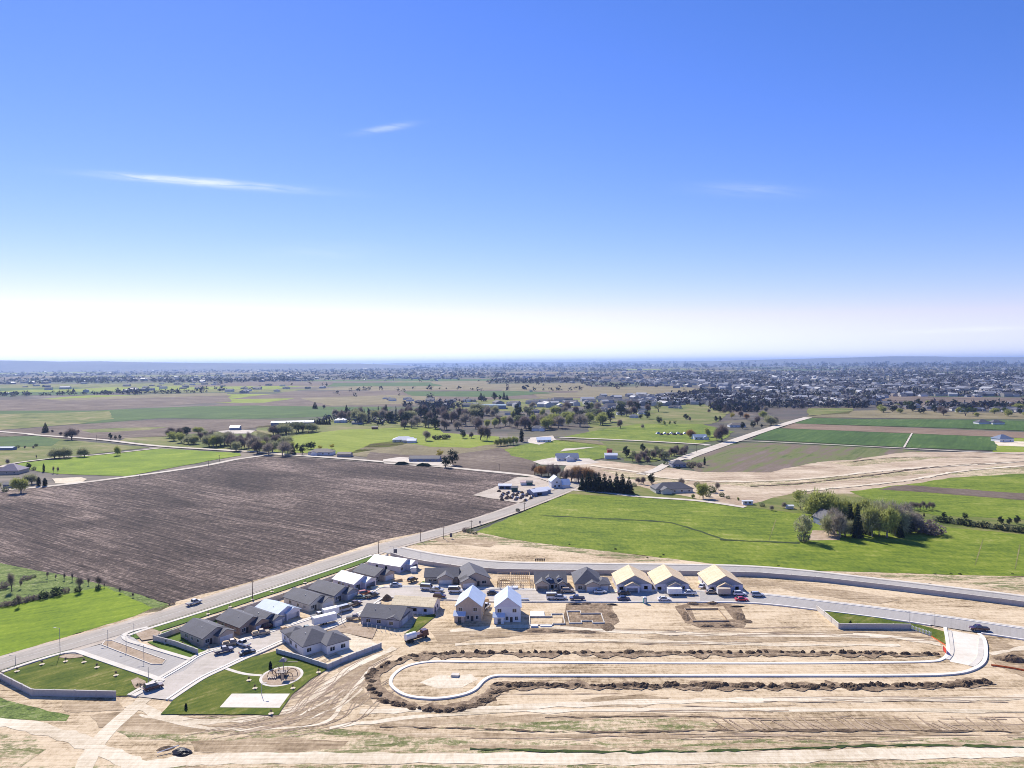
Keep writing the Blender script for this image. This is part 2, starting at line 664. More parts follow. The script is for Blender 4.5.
M_hill = ground_mat('dry_hills', S4((.10, .11, .12), (.13, .135, .14), (.155, .16, .16), (.18, .18, .18)), 1500, 0, (2000, 800), 200, bump=0)
hill('hills', [(-300, 7.5), (-120, 7.4), (-20, 7.2), (30, 6), (60, 5.0), (100, 5.2), (140, 3.8), (200, 2.6), (270, 1.6), (360, .9), (420, .3)], 14000, 3500, M_hill)
hill('hills', [(640, .5), (740, 1.2), (800, 2.2), (850, 3.2), (890, 4.0), (935, 3.6), (960, 2.6), (1010, 2.4), (1080, 2.6), (1250, 4)], 17000, 4000, M_hill)
hill('hills', [(300, .3), (400, 1.0), (512, 1.0), (600, .9), (700, 1.0), (800, .6)], 25000, 5000, M_hill)

# --- far and middle fields (pixel outlines projected onto the ground)
F = sheet
F('field', [(-260, 404), (60, 399), (130, 397), (228, 395.5), (227, 402), (100, 410), (0, 411), (-260, 413)], 2, M_brown, 6)
F('field', [(45, 399.5), (100, 397.2), (150, 394.5), (228, 393), (228, 395.5), (140, 398), (60, 401)], 3, M_tan, 4)
F('field', [(-260, 414), (0, 411), (100, 410.5), (190, 406.5), (256, 405.8), (391, 407.3), (392, 413), (342, 416), (256, 419), (162, 418.4), (80, 424), (0, 430), (-260, 446)], 3, M_green_c, 4)
F('field', [(60, 413), (110, 411), (115, 419), (80, 424), (0, 430), (-260, 446), (-260, 418), (0, 414)], 4, M_mixgreen, 3)
F('field', [(-200, 442), (0, 431), (75, 425), (160, 419.6), (256, 419.6), (275, 420), (275, 427), (256, 428), (212, 432), (165, 437), (82, 439.5), (25, 435.5), (-200, 450)], 4, M_brown, 2)
F('field', [(80, 430), (120, 428), (170, 427), (150, 430), (90, 433)], 5, M_mixgreen, 2)
F('field', [(-200, 450), (0, 436.5), (37, 436.5), (82, 441.4), (150, 447.5), (20, 462.5), (0, 466), (-200, 480)], 4, M_mixgreen, 2)
F('field', [(-200, 448), (0, 437), (37, 436), (60, 440), (52, 446), (0, 448), (-200, 460)], 5, M_green_c, 1)
F('field', [(22, 463), (160, 448.6), (240, 453.3), (240, 455.6), (175, 467.3), (126, 476.6), (58, 474), (30, 470), (15, 466)], 5, M_green_a, 1.0)
F('field', [(125, 438), (168, 436), (215, 432), (256, 431), (290, 440), (290, 455), (240, 451), (160, 446), (120, 441)], 4, M_mixgreen, 2)
F('field', [(256, 427), (283, 424), (343, 419), (400, 421), (440, 424), (438, 428), (343, 430.5), (288, 437), (256, 440)], 4, M_mixgreen, 2)
F('field', [(275, 452.6), (272, 446), (288, 436.6), (343, 430), (400, 428), (438, 428), (446, 434), (420, 441), (396, 446), (351, 454)], 5, M_green_d, 1.5)
F('field', [(348, 455), (370, 444), (392, 441.5), (493, 441.3), (515, 447), (512, 473), (461, 467.4), (400, 462)], 5, M_tan, 1.5)
F('field', [(405, 443), (420, 437), (445, 433), (500, 437), (498, 444), (470, 448), (430, 447)], 6, M_green_d, 1.5)
F('field', [(370, 452), (400, 455), (455, 455), (500, 448), (540, 458), (534, 476), (461, 467.6), (365, 461)], 6, M_brown, 1.5)
F('field', [(505, 450), (527, 444), (562, 440), (607, 446), (609, 457), (590, 461), (537, 462), (512, 456)], 7, M_green_b, 1)
F('field', [(556, 438), (600, 430), (640, 424), (700, 424), (735, 432), (720, 440), (697, 444), (620, 441)], 5, M_green_b, 2)
F('field', [(590, 413), (640, 406), (712, 403), (730, 411), (712, 424), (640, 426), (590, 432)], 4, M_mixgreen, 4)
F('field', [(445, 402), (510, 399), (600, 398), (600, 405), (520, 412), (450, 409)], 3, M_mixgreen, 4)
F('field', [(530, 394), (640, 390), (690, 391), (640, 396), (540, 398)], 3, M_tan, 4)
F('field', [(600, 441), (690, 445), (684, 452), (655, 462), (625, 461), (607, 448)], 6, M_mixgreen, 2)
F('field', [(560, 440), (597, 441), (607, 446), (560, 441)], 7, M_tan, 1)
F('field', [(300, 398), (400, 395), (440, 397), (435, 403), (330, 406)], 3, M_tan, 4)
F('field', [(400, 391.5), (520, 391), (560, 393), (500, 397), (410, 396)], 3, M_green_c, 4)
F('field', [(330, 383), (430, 382.5), (440, 386), (330, 386.5)], 3, M_green_c, 6)
# right of the far road
F('field', [(732, 443.6), (768, 443.4), (903, 449.6), (925, 452), (855, 461), (818, 463), (790, 472), (700, 476), (684, 462), (706, 452)], 6, M_tiltgreen, 1.5)
F('field', [(768, 430), (781, 428.6), (911, 433.9), (903, 447.4), (752, 439.6)], 7, M_green_c, .8)
F('field', [(912.6, 433.9), (994, 437.2), (997, 451), (905, 447.6)], 7, M_green_c, .8)
F('field', [(794, 423.7), (1024, 432.4), (1300, 443), (1300, 451), (1024, 438.4), (994, 437), (781, 428.4)], 6, M_tilled, .8)
F('field', [(794, 423.7), (808, 418), (868, 419.5), (973, 420), (1024, 421), (1300, 426), (1300, 441), (1024, 431), (973, 428.9)], 7, M_green_c, 1)
F('field', [(800, 417.6), (853, 411), (908, 409.5), (943, 412.5), (1024, 413), (1300, 416), (1300, 420), (940, 419)], 6, M_tan, 2)
F('field', [(808, 408.5), (853, 408.5), (850, 414), (806, 416)], 6, M_mixgreen, 2)
F('field', [(868, 404.5), (886, 397), (905, 396.6), (1024, 398), (1300, 401), (1300, 410), (1024, 406)], 6, M_brown, 2)
F('field', [(994, 437.5), (1040, 439), (1300, 450), (1300, 470), (1024, 455.4), (993, 452)], 6, M_green_d, 1)
F('field', [(993, 441), (1024, 442), (1060, 443.5), (1060, 449), (1024, 447), (998, 446)], 8, M_light_dirt, .6)
# big dirt works on the right
F('dirt_ground', [(566, 466), (600, 461), (660, 467), (700, 472.5), (768, 472.5), (818, 462.6), (855, 459.6), (908, 452.5), (1024, 452.5), (1300, 462), (1300, 500), (1024, 478), (990, 477), (918, 487), (858, 494), (790, 494), (745, 507), (690, 500), (640, 487), (560, 482)], 8, M_works, 2)
F('field', [(850, 492), (918, 483.6), (950, 478), (1024, 474), (1300, 490), (1300, 560), (1024, 520), (935, 516), (880, 503)], 9, M_green_b, 1.6)
F('field', [(738, 498), (800, 492), (860, 490), (935, 512), (1024, 519), (1300, 556), (1300, 566), (1024, 537), (940, 529), (860, 522), (795, 515), (738, 509)], 7.5, M_mixgreen, 1)
F('field', [(878, 490), (906, 485.5), (1024, 494), (1300, 518), (1300, 530), (1024, 501), (940, 494)], 10, M_brown, 1.6)
F('field', [(560, 484), (600, 482), (640, 487), (700, 500), (745, 507), (800, 507), (800, 514), (698, 502), (640, 498), (560, 494)], 9, M_mixgreen, 1)

FARF = []
fr = random.Random(44)
fmats = [M_brown, M_mixgreen, M_tan, M_green_c, M_brown, M_tan, M_green_d]
for i in range(46):
    y_ = 1750 + 9000 * fr.random() ** 1.5
    x_ = fr.uniform(-1, 1) * y_ * .85
    if x_ / y_ > .22 and y_ < 5200:
        continue
    w_, d_ = fr.uniform(250, 800) * (1 + y_ / 6000), fr.uniform(150, 420) * (1 + y_ / 3500)
    q_ = [Vector((x_ + a_ * w_ / 2, y_ + b_ * d_ / 2)) for a_, b_ in ((-1, -1), (1, -1), (1, 1), (-1, 1))]
    FARF.append((x_ - w_ / 2, x_ + w_ / 2, y_ - d_ / 2, y_ + d_ / 2))
    sheet('field', q_, 1 + i * .02, fmats[i % len(fmats)], 5, world=True)
# big ploughed field
F('ploughed_field', [(-260, 520), (0, 489.5), (60, 485), (130, 476), (200, 466.5), (245, 457.5), (290, 457), (400, 464.6), (520, 475.4), (517, 478), (473, 496), (524.5, 504.6), (461, 527), (420, 534), (380, 544), (280, 574), (206, 599.6), (178, 606), (140, 596), (74, 578), (29, 570), (0, 564), (-120, 545), (-260, 560)], 6, M_plough, .8)
F('scrub', [(-200, 555), (-60, 556), (0, 563.5), (29, 569.5), (74, 577.4), (140, 595.5), (172, 606), (160, 612), (100, 620), (0, 640), (-200, 690)], 7, M_scrub, .5)
F('grass_field', [(-200, 640), (0, 607.5), (49, 599.5), (84, 591), (104, 587), (153, 608), (135, 617), (88, 631), (0, 657), (-200, 720)], 8, M_green_a, .6)
# big pasture
F('pasture', [(569, 493.6), (581, 490.5), (638, 497), (698, 501), (740, 507), (795, 513), (860, 520), (940, 527), (1024, 535), (1300, 562), (1300, 610), (1024, 577), (952, 575.6), (900, 573.6), (801, 571), (760, 568.4), (716, 564.6), (661, 558), (620, 553.4), (580, 549), (517, 540.6), (474, 533.4), (505, 520)], 8, M_green_b, .8)
line = smooth_line(PL([(540, 516), (560, 517), (618, 520), (665, 522.6), (697, 531), (726, 540), (760, 542), (800, 544.5)]), 6)
ribbon('ditch', line, -.9, .9, 10, M_ditch, wob=2)
ribbon('ditch', smooth_line(PL([(720, 540.5), (760, 542), (800, 543)]), 4), -1.2, 1.2, 11, M_ditch, wob=2)
F('garden_bed', [(812, 531), (836, 531), (840, 540.6), (808, 541)], 10, M_mulch, .5)
for pts in ([(478, 529), (560, 493)], [(769, 541), (776, 520)], [(975, 566), (983, 540)], [(1015, 570), (1020, 545)]):
    ribbon('path', dens(PL(pts), 5), -.22, .22, 10, M_mixgreen)

# construction ground
F('dirt_ground', [(-400, 980), (-200, 720), (0, 657), (60, 640), (170, 604), (280, 574), (380, 541), (420, 533), (474, 531.5), (517, 540.5), (580, 549), (620, 553.3), (661, 558), (716, 564.6), (760, 568.4), (801, 571), (900, 573.6), (952, 575.6), (1024, 577), (1400, 622), (1500, 980)], 7, M_dirt, .8)
F('weed_patch', [(880, 575), (960, 576), (1024, 578), (1300, 611), (1300, 640), (1024, 593), (960, 584), (880, 577)], 8.5, M_weedy, .6)
F('weed_patch', [(402, 546), (440, 534), (480, 533), (520, 542), (600, 551), (680, 561), (640, 562.5), (560, 551), (500, 545), (440, 545)], 8.5, M_weedy, .6)
F('weed_patch', [(-200, 700), (0, 699), (30, 707), (70, 716), (66, 722), (0, 720), (-200, 722)], 8.5, M_scrub, .5)
F('weed_patch', [(-200, 735), (0, 734), (36, 738), (46, 750), (20, 768), (0, 800), (-300, 900)], 8.5, M_weedy, .5)
F('weed_patch', [(150, 727), (240, 726), (330, 730), (420, 737), (500, 742), (700, 741), (1024, 738), (1300, 738), (1300, 752), (1024, 749), (700, 752), (400, 754), (250, 755), (180, 745)], 8.5, M_weedy, .8)
F('weed_patch', [(100, 722), (250, 716), (300, 722), (230, 740), (130, 740)], 8.4, M_weedy, .8)
F('weed_patch', [(380, 720), (520, 719), (680, 718), (720, 725), (712, 731), (560, 733), (440, 730)], 8.5, M_weedy, .8)
F('weed_patch', [(-400, 900), (30, 768), (200, 764), (420, 766), (700, 766), (1024, 761), (1400, 760), (1500, 1000), (-400, 1000)], 8.5, M_weedy, .6)

# brown, churned soil patches
for i, pts in enumerate(([(90, 716), (135, 712), (230, 722), (330, 716), (340, 722), (240, 732), (150, 736), (100, 728)], [(190, 742), (260, 738), (350, 742), (340, 750), (240, 754), (195, 752)], [(380, 722), (520, 716), (700, 714), (720, 718), (560, 721), (400, 728)],
                         [(735, 725), (860, 720), (930, 723), (1024, 724), (1200, 726), (1200, 733), (720, 732)], [(380, 734), (560, 735), (900, 735), (1100, 736), (1100, 739), (600, 739), (400, 738)], [(440, 745), (640, 747), (1000, 743), (1100, 744), (1100, 748), (640, 751), (450, 750)],
                         [(430, 632), (520, 627), (640, 629), (600, 632), (500, 637), (440, 645)], [(640, 638), (760, 633), (880, 630), (935, 640), (860, 642), (720, 644)], [(340, 664), (380, 652), (400, 648), (372, 668), (362, 690), (380, 708), (350, 704), (332, 690)],
                         [(580, 700), (640, 696), (672, 699), (640, 707), (590, 708)], [(990, 640), (1030, 652), (1100, 660), (1100, 690), (1024, 676), (1000, 668), (990, 660)], [(60, 704), (120, 702), (126, 710), (70, 714)], [(200, 690 + 26), (300, 712), (330, 704), (350, 716), (300, 722)],
                         [(770, 585), (840, 590), (900, 600), (880, 604), (800, 594)], [(430, 537), (500, 542), (490, 548), (440, 543)], [(700, 577), (760, 580), (800, 586), (740, 588), (705, 584)])):
    F('dirt_patch', pts, 8.55 + i * .005, M_browndirt, 1.3, 1.2)
# dirt tracks
TR = lambda px, w, lay=9, mat=M_light_dirt, nm='dirt_track', wob=1.2: ribbon(nm, smooth_line(PL(px), 8), -w / 2, w / 2, lay, mat, wob=wob)
TR([(-150, 716), (0, 723), (55, 734), (95, 748), (140, 770), (170, 800)], 4.2)
TR([(148, 697), (130, 712), (105, 735), (88, 760), (70, 800)], 4.0, 9.4)
TR([(120, 770), (180, 762), (260, 759), (420, 759.5), (620, 759.5), (800, 757.5), (920, 754.5), (1050, 752), (1300, 752)], 4.6, 9.6)
for px, w in (([(130, 705), (190, 722), (270, 716), (310, 700), (345, 672), (395, 648)], 2.6), ([(140, 715), (220, 730), (320, 724), (345, 700), (372, 668)], 1.2),
              ([(300, 716), (330, 700), (345, 690)], .8), ([(310, 720), (345, 704), (362, 690)], .8),
              ([(450, 632), (520, 627), (640, 633), (760, 636), (880, 637), (940, 645)], 2.6), ([(455, 645), (600, 641), (760, 645), (900, 646)], 2.0),
              ([(360, 712), (480, 709), (640, 703), (800, 700), (960, 700), (1100, 694)], 2.6), ([(330, 728), (480, 713), (700, 711), (1100, 712)], 1.6),
              ([(990, 655), (1030, 648), (1100, 640)], 1.6)):
    TR(px, w, 9.2 + rng.random() * .15)
# narrow tyre ruts
M_rut = ground_mat('tyre_rut', S4((.24, .16, .1), (.34, .25, .17), (.42, .32, .22), (.5, .39, .28)), 8, 0, (5, 1), .6, bump=.5)
for i in range(46):
    x = 250 + rng.random() * 110
    y0 = 690 + rng.random() * 36
    c = PL([(x - 70, y0 + 14), (x, y0), (x + 28 - rng.random() * 10, y0 - 22), (x + 52, y0 - 38)])
    l = smooth_line(c, 6)
    o = rng.uniform(-1, 1)
    ribbon('tyre_rut', offset_line(l, o), -.13, .13, 9.8 + i * .01, M_rut, wob=.3)
for i in range(60):
    x = rng.uniform(440, 1020)
    y = rng.choice([rng.uniform(684, 730), rng.uniform(628, 645), rng.uniform(735, 742)])
    L = rng.uniform(40, 160)
    l = smooth_line(PL([(x, y), (x + L * .5, y + rng.uniform(-1.5, 1.5)), (x + L, y + rng.uniform(-2, 2))]), 6)
    ribbon('tyre_rut', l, -.12, .12, 10.5 + i * .01, M_rut, wob=.3)
for i in range(44):      # diagonal scrape marks
    x = 718 + i * 7.2 + rng.uniform(-2, 2)
    if rng.random() < .15:
        continue
    s = rng.uniform(.5, 1)
    l = dens(PL([(x - 4, 731 - 14 * s), (x + 13, 731)]), 2)
    ribbon('scrape_mark', l, -.22, .22, 11.3 + i * .01, M_rut, wob=.3)
for l, w in (([(560, 733), (712, 731.5), (900, 732), (1100, 734)], .28), ([(545, 718.5), (640, 717.5), (722, 718)], .22), ([(380, 727), (450, 729), (560, 732.6)], .18), ([(470, 750), (640, 753), (790, 750), (900, 746), (1024, 748.5)], .38)):
    ribbon('ditch', dens(smooth_line(PL(l), 4), 1.5), -w, w, 12, M_ditch if w > .3 else M_spoil, wob=1.0)

for pts in ([(700, 484), (760, 482), (850, 476), (930, 470), (935, 473), (850, 481), (760, 488)], [(830, 463), (900, 457.5), (960, 457), (900, 462), (850, 467)], [(600, 470), (640, 474), (690, 482), (680, 486), (630, 480)], [(940, 474), (1000, 466), (1024, 467), (1100, 470), (1024, 475), (980, 478)]):
    F('weed_patch', pts, 8.6, M_weedy, 1.5)
# --- lanes and roads
def lane(px, w, mat=M_lane, lay=11, nm='road', sm=True):
    l = PL(px)
    l = smooth_line(l, 6) if sm else dens(l, 20)
    if nm == 'dirt_track':
        l = dens(l, 4)
    return ribbon(nm, l, -w / 2, w / 2, lay, mat, wob=2.2 if nm == 'dirt_track' else 0)


lane([(-200, 504), (0, 490.5), (60, 485.5), (130, 477), (200, 467), (245, 458.5), (290, 455.6), (400, 463.6), (470, 470), (535, 477), (562, 486)], 7)
lane([(-60, 428), (20, 433.6), (38, 435.6), (100, 440), (160, 446.6), (256, 452.4), (290, 455.5)], 8, lay=12)
lane([(0, 468), (15, 463.6), (60, 458), (100, 455), (160, 448.6)], 5, lay=12)
lane([(560, 437.8), (620, 440.3), (697, 444.4), (708, 446)], 7, lay=12)
lane([(684, 460), (690, 456.6), (731, 442.4), (768, 429.8), (797, 421), (808, 418)], 13, lay=13)
lane([(728, 441.3), (768, 442.3), (903, 448.8), (925, 450), (1024, 455), (1200, 464)], 3.6, lay=14)
lane([(904, 448), (912, 433.8)], 1.8, lay=14, sm=False)
lane([(571, 490.5), (600, 492.8), (638, 497.2), (698, 501.4), (745, 508)], 5, lay=14)
lane([(640, 475), (655, 471), (668, 464), (684, 458.5)], 8, lay=14)
lane([(590, 466), (640, 473), (660, 478), (720, 482), (800, 480), (900, 470), (1024, 462)], 5, M_light_dirt, lay=14, nm='dirt_track')
lane([(750, 487), (800, 484), (870, 476), (940, 467), (1024, 462)], 2.2, M_spoil, lay=15, nm='dirt_track')
lane([(800, 492), (900, 482), (960, 472), (1030, 466)], 4, M_light_dirt, lay=14.5, nm='dirt_track')
lane([(853, 462), (900, 458), (990, 458), (1060, 462)], 1.6, M_spoil, lay=15, nm='dirt_track')
F('dirt_ground', [(473, 496), (500, 485.5), (518, 477.5), (535, 478), (560, 487), (556, 492.5), (524.5, 504.6)], 12, M_shoulder, .6)
F('dirt_ground', [(383, 460), (400, 457.5), (440, 460), (455, 466.6), (420, 466.6), (384, 464)], 11, M_lane, .6)
F('dirt_ground', [(556, 440), (540, 445), (527, 443), (530, 438), (552, 436)], 9, M_lane, 1)
F('dirt_ground', [(534, 462), (552, 458), (590, 459), (600, 463), (575, 466), (540, 465)], 9, M_lane, 1)
F('dirt_ground', [(52, 479), (80, 477.6), (88, 479.5), (80, 484), (54, 484)], 9, M_light_dirt, 1)
F('dirt_ground', [(218, 431.5), (240, 430), (256, 431), (250, 434), (225, 434)], 9, M_lane, 2)
F('dirt_ground', [(560, 452 + 0), (565, 449), (600, 447)], 9, M_lane, 1)

# arterial road
ART_C = smooth_line(PL([(-300, 772), (-120, 709), (0, 665.5), (88, 640.5), (150, 622), (203, 605.5), (280, 580.7), (380, 549.6), (420, 538.5), (470, 524.4), (512, 510.5), (562, 491.3), (575, 484.5), (586, 478)]), 6)
ribbon('gravel_verge', ART_C, -7.2, 7.0, 12, M_shoulder, wob=.5)
ribbon('road', ART_C, -4.6, 4.6, 14, M_road)
ribbon('lane_marking', ART_C[:40], -.08, .08, 15.5, M_paint_y)


def left_of(l, i0, i1):
    return l[i0:i1]


# subdivision north road (behind the long block wall)
NORTH = smooth_line(PL([(383, 549), (400, 553), (431, 559), (470, 564.3), (512, 567.4), (580, 568.6), (660, 569.5), (740, 571), (800, 575.3), (880, 584.5), (960, 594), (1024, 602), (1200, 626), (1400, 660)]), 6)
ribbon('road', NORTH, -4.8, 4.8, 13.5, M_road2)
ribbon('kerb', NORTH[4:], 4.8, 5.1, 14, M_conc, height=.12)
ribbon('sidewalk', NORTH[4:], 5.6, 7.4, 14, M_conc, height=.1)
ribbon('kerb', NORTH[8:], -5.1, -4.8, 14, M_conc, height=.12)
ribbon('sidewalk', NORTH[8:], -6.4, -5.1, 14, M_conc, height=.1)

# sidewalk, verge along the arterial (house side)
side = smooth_line(PL([(128, 637), (147, 630.5), (200, 613.8), (280, 587.6), (330, 571), (372, 556.4)]), 6)
ribbon('verge', side, -5.0, 1.2, 15, M_strip, wob=.4)
ribbon('sidewalk', side, -.8, .8, 17, M_conc, height=.08)
ribbon('verge', side, .8, 1.6, 16.5, M_ditch)
side = smooth_line(PL([(2, 673.6), (30, 664), (60, 655.2), (72, 652.6)]), 5)
ribbon('sidewalk', side, -.7, .7, 17, M_conc, height=.08)
ribbon('verge', side, .7, 1.5, 16.5, M_ditch)

# entry boulevard
F('road', [(66, 655), (84, 650), (112, 643), (124, 634), (131, 637), (146, 648), (186, 659.5), (205, 656), (184, 672), (160, 681), (86, 655)], 15, M_road2)
F('median', [(102, 646.5), (105, 642.5), (112, 642), (166, 661.5), (162, 666), (152, 666)], 17, M_mulch, .2)
k1 = PL([(102, 646.5), (105, 642.5), (112, 642), (166, 661.5), (162, 666), (152, 666), (102, 646.5)])
ribbon('kerb', k1, -.15, .15, 17, M_conc, height=.13)
F('verge', [(135, 634), (150, 629), (160, 633), (155, 640), (142, 642)], 18, M_mulch, .2)
e1 = smooth_line(PL([(148, 629), (132, 633), (125, 637), (128, 641.5), (140, 645.5), (165, 653), (192, 661)]), 5)
ribbon('sidewalk', e1, -1.0, .5, 17.5, M_conc, height=.12)
e2 = smooth_line(PL([(66, 653.5), (78, 652.8), (88, 656), (120, 667), (158, 680), (160, 684), (134, 698)]), 5)
ribbon('sidewalk', e2, -1.2, .6, 17.5, M_conc, height=.12)
F('verge', [(58, 659), (66, 655.6), (82, 656.4), (84, 658.6), (70, 660)], 18.5, M_mulch, .2)
F('verge', [(131, 682), (138, 679), (146, 683), (145, 692), (135, 690)], 18.5, M_mulch, .2)

# internal street
STREET_N = [(133, 697.5), (160, 682), (179, 671), (189, 665), (204, 656), (240, 643.5), (262, 636.5), (298, 624.8), (336.6, 612), (364, 600), (376, 592), (386, 588.5), (421, 588), (448, 588), (492, 590.6), (560, 591.6), (640, 592.3), (700, 593), (760, 596), (830, 604), (900, 612.7), (960, 621), (1024, 630.5), (1300, 671)]
STREET_S = [(166, 701), (198, 680), (222, 668.5), (240, 660), (260, 651.6), (292.8, 637.5), (325.7, 629), (350, 618), (368, 609), (378, 602), (388, 598.6), (421, 599.5), (460, 601), (492, 602.5), (560, 602.6), (640, 602.8), (700, 602.8), (760, 604.5), (830, 612.5), (900, 621.6), (960, 631), (1024, 640.7), (1300, 684)]
A_, B_ = smooth_line(PL(STREET_N), 6), smooth_line(PL(STREET_S), 6)
F('road', A_ + B_[::-1], 14.5, M_street, world=True)
i0 = 19 * 6
i1 = 17 * 6
F('road', A_[i1:] + B_[16 * 6:][::-1], 15.5, M_road2, world=True)
ribbon('kerb', A_, -.1, .5, 16, M_kerb, height=.13)
ribbon('sidewalk', A_, .9, 2.1, 16, M_conc, height=.11)
j = 19 * 6 + 4
ribbon('kerb', B_[:j], -.5, .1, 16, M_kerb, height=.13)
ribbon('sidewalk', B_[:9 * 6], -2.1, -.9, 16, M_conc, height=.11)
ribbon('kerb', B_[20 * 6 + 3:], -.5, .1, 16, M_kerb, height=.13)

# loop road
F('road', [(945.5, 631), (948, 655), (950, 663), (975, 668), (986, 662), (986, 640), (978, 636.5)], 14.2, M_gravel_pad)
loop_top = smooth_line(PL([(945, 629), (947.5, 645), (947.5, 655), (942, 660.6), (929, 663), (880, 664), (784, 664.7), (660, 664.5), (560, 664), (470, 663.3), (432.4, 663), (409, 667), (395, 675), (390.5, 685), (399.6, 694), (413.7, 698.6), (437, 700), (460.5, 696.7), (475, 691), (484, 682), (495, 677.4), (520, 677), (640, 677), (784, 677), (900, 676.8), (948, 675.6), (971, 671.6), (984, 663), (986, 650), (984, 640), (979, 635)]), 6)
F('road', loop_top, 13.5, M_dirt, world=True)
ribbon('kerb', loop_top, -.45, .55, 16, M_kerb, height=.14)
ribbon('sidewalk', smooth_line(PL([(950, 632), (952, 645), (952, 655), (948, 661)]), 4), -.6, .4, 16.4, M_conc, height=.1)
ribbon('sidewalk', smooth_line(PL([(982, 640), (981.5, 650), (980, 660), (972, 668)]), 4), -.9, .6, 16.4, M_conc, height=.1)
F('dirt_ground', [(420, 684), (440, 676), (470, 676), (478, 681), (462, 689), (438, 690)], 14.4, M_light_dirt, .5)

# lawns
F('lawn', [(4.4, 674), (59, 656.5), (84, 657), (120, 669.5), (152, 681), (148, 686), (138, 697), (116, 697.3), (32, 696), (0, 681)], 15, M_lawn, .15)
F('lawn', [(160.5, 716), (172, 703), (200, 681), (222, 670.5), (240, 662), (276.7, 652), (327.5, 670.5), (310, 681), (292, 696), (278.7, 716)], 15, M_lawn, .25)
F('basketball_court', [(231.8, 695.3), (290, 695.3), (279.6, 709.4), (219.6, 709)], 16, M_gravel_pad)
c = P(281.6, 677.6)
F('playground_pad', [c + Vector((math.cos(t * math.pi / 20) * 6.0, math.sin(t * math.pi / 20) * 6.6)) for t in range(40)], 16, M_conc, world=True)
F('playground_pad', [c + Vector((math.cos(t * math.pi / 20) * 5.2, math.sin(t * math.pi / 20) * 5.8)) for t in range(40)], 17, M_mulch, world=True)
ribbon('path', smooth_line(PL([(220, 667.5), (232, 672), (246, 675.6), (262, 677)]), 5), -.6, .6, 16, M_conc)
F('lawn', [(817, 611), (850, 613), (891, 621.5), (920, 626), (945.5, 633), (945.5, 645), (930.5, 637), (910.7, 630), (838, 629), (836, 624)], 13, M_lawn, .15)
F('lawn', [(157, 642), (162, 633), (222, 615), (232, 612), (226, 620), (184, 632), (184, 640), (200, 650), (212, 653), (204, 658), (190, 660), (170, 654), (147, 643)], 13, M_strip, .15)
F('lawn', [(410, 631), (418, 618), (434, 615), (436, 617), (425, 626), (412, 636), (404, 635)], 13, M_lawn, .15)
F('lawn', [(262, 640), (256, 635), (276, 628), (284, 632)], 13, M_strip, .1)
F('lawn', [(440, 589), (436, 585), (447, 581), (452, 587)], 13, M_strip, .1)
F('lawn', [(424, 587.6), (418, 586), (423, 582), (430, 584)], 13, M_strip, .1)
F('lawn', [(205, 628), (225, 620), (232, 622), (225, 628), (208, 634)], 12.5, M_strip, .1)
F('driveway', [(318, 643), (345, 634), (371, 641), (381, 648), (345, 660)], 13, M_light_dirt, .2)
F('dirt_ground', [(326, 632), (345, 622), (378, 629), (372, 640), (345, 634)], 13.2, M_mulch, .2)
for d in ([(231, 641), (222, 645), (236, 650), (246, 645)], [(252, 636), (262, 631), (272, 633), (262, 640)], [(436, 590), (434, 584), (443, 583.5), (452, 590)], [(463, 590), (461, 586.5), (471, 586.5), (475, 590)], [(541, 591.5), (538, 585), (549, 585), (552, 591.5)],
          [(602, 592), (602, 585), (611, 585), (613, 592)], [(636, 592.5), (629, 590), (640, 590), (645, 592.5)], [(676, 593), (674, 590), (686, 590), (690, 593)], [(716, 593.5), (714, 590), (726, 590), (730, 593.5)]):
    F('driveway', d, 13.6, M_conc)

# ================================================================== TREES
def rdir(r):
    while True:
        v = Vector((r.uniform(-1, 1), r.uniform(-1, 1), r.uniform(-1, 1)))
        if .1 < v.length < 1:
            return v.normalized()


def leaf(mb, p, s, r, mi=0, d=None, asp=1.6):
    a = d or rdir(r)
    b = a.cross(rdir(r))
    if b.length < .01:
        return
    b.normalize()
    mb.add([p - a * s * asp * .5 - b * s * .4, p + b * s * .5, p + a * s * asp * .6 - b * s * .1], [(0, 1, 2)], mi)


def limbs(mb, r, p, d, L, rad, depth, tips, spread=.6, up=.25):
    q = p + d * L
    mb.tube(p, q, rad, rad * .65, 4 if depth > 1 else 3, 0, False)
    tips.append((q, d))
    if depth <= 2:
        tips.append((p + d * L * r.random(), (d + rdir(r) * .5).normalized()))
    if depth == 0:
        return
    n = r.choice((2, 3, 3)) if depth < 4 else 4
    for _ in range(n):
        nd = (d + rdir(r) * spread + Vector((0, 0, up))).normalized()
        limbs(mb, r, q - d * L * r.uniform(0, .55), nd, L * r.uniform(.62, .88), rad * .58, depth - 1, tips, spread, up)


def t_bare(seed, width=1.0, nt=7, leafn=0, spread=.70, twl=.07, depth=4, leafs=.022):
    r = random.Random(seed)
    tr, cr, tips = MB(), MB(), []
    limbs(tr, r, Vector((0, 0, -.02)), Vector((0, 0, 1)), .13, .02, depth, tips, spread, .12)
    for q, d in tips:
        if q.z < .12:
            continue
        for _ in range(nt):
            dd = (d + rdir(r) * 1.1).normalized()
            p = q + dd * twl * r.random()
            b = dd.cross(rdir(r)).normalized() * .0045
            cr.add([p - b, p + b, p + dd * twl * r.uniform(.8, 2.0)], [(0, 1, 2)])
        for _ in range(leafn):
            leaf(cr, q + rdir(r) * twl * 1.6 * r.random(), leafs, r)
    norm(tr, cr, width)
    return tr, cr


def norm(tr, cr, width):
    allv = tr.v + cr.v
    top = max(v[2] for v in allv)
    k_ = 1 / top
    for m in (tr, cr):
        m.v = [(v[0] * k_ * width, v[1] * k_ * width, v[2] * k_) for v in m.v]


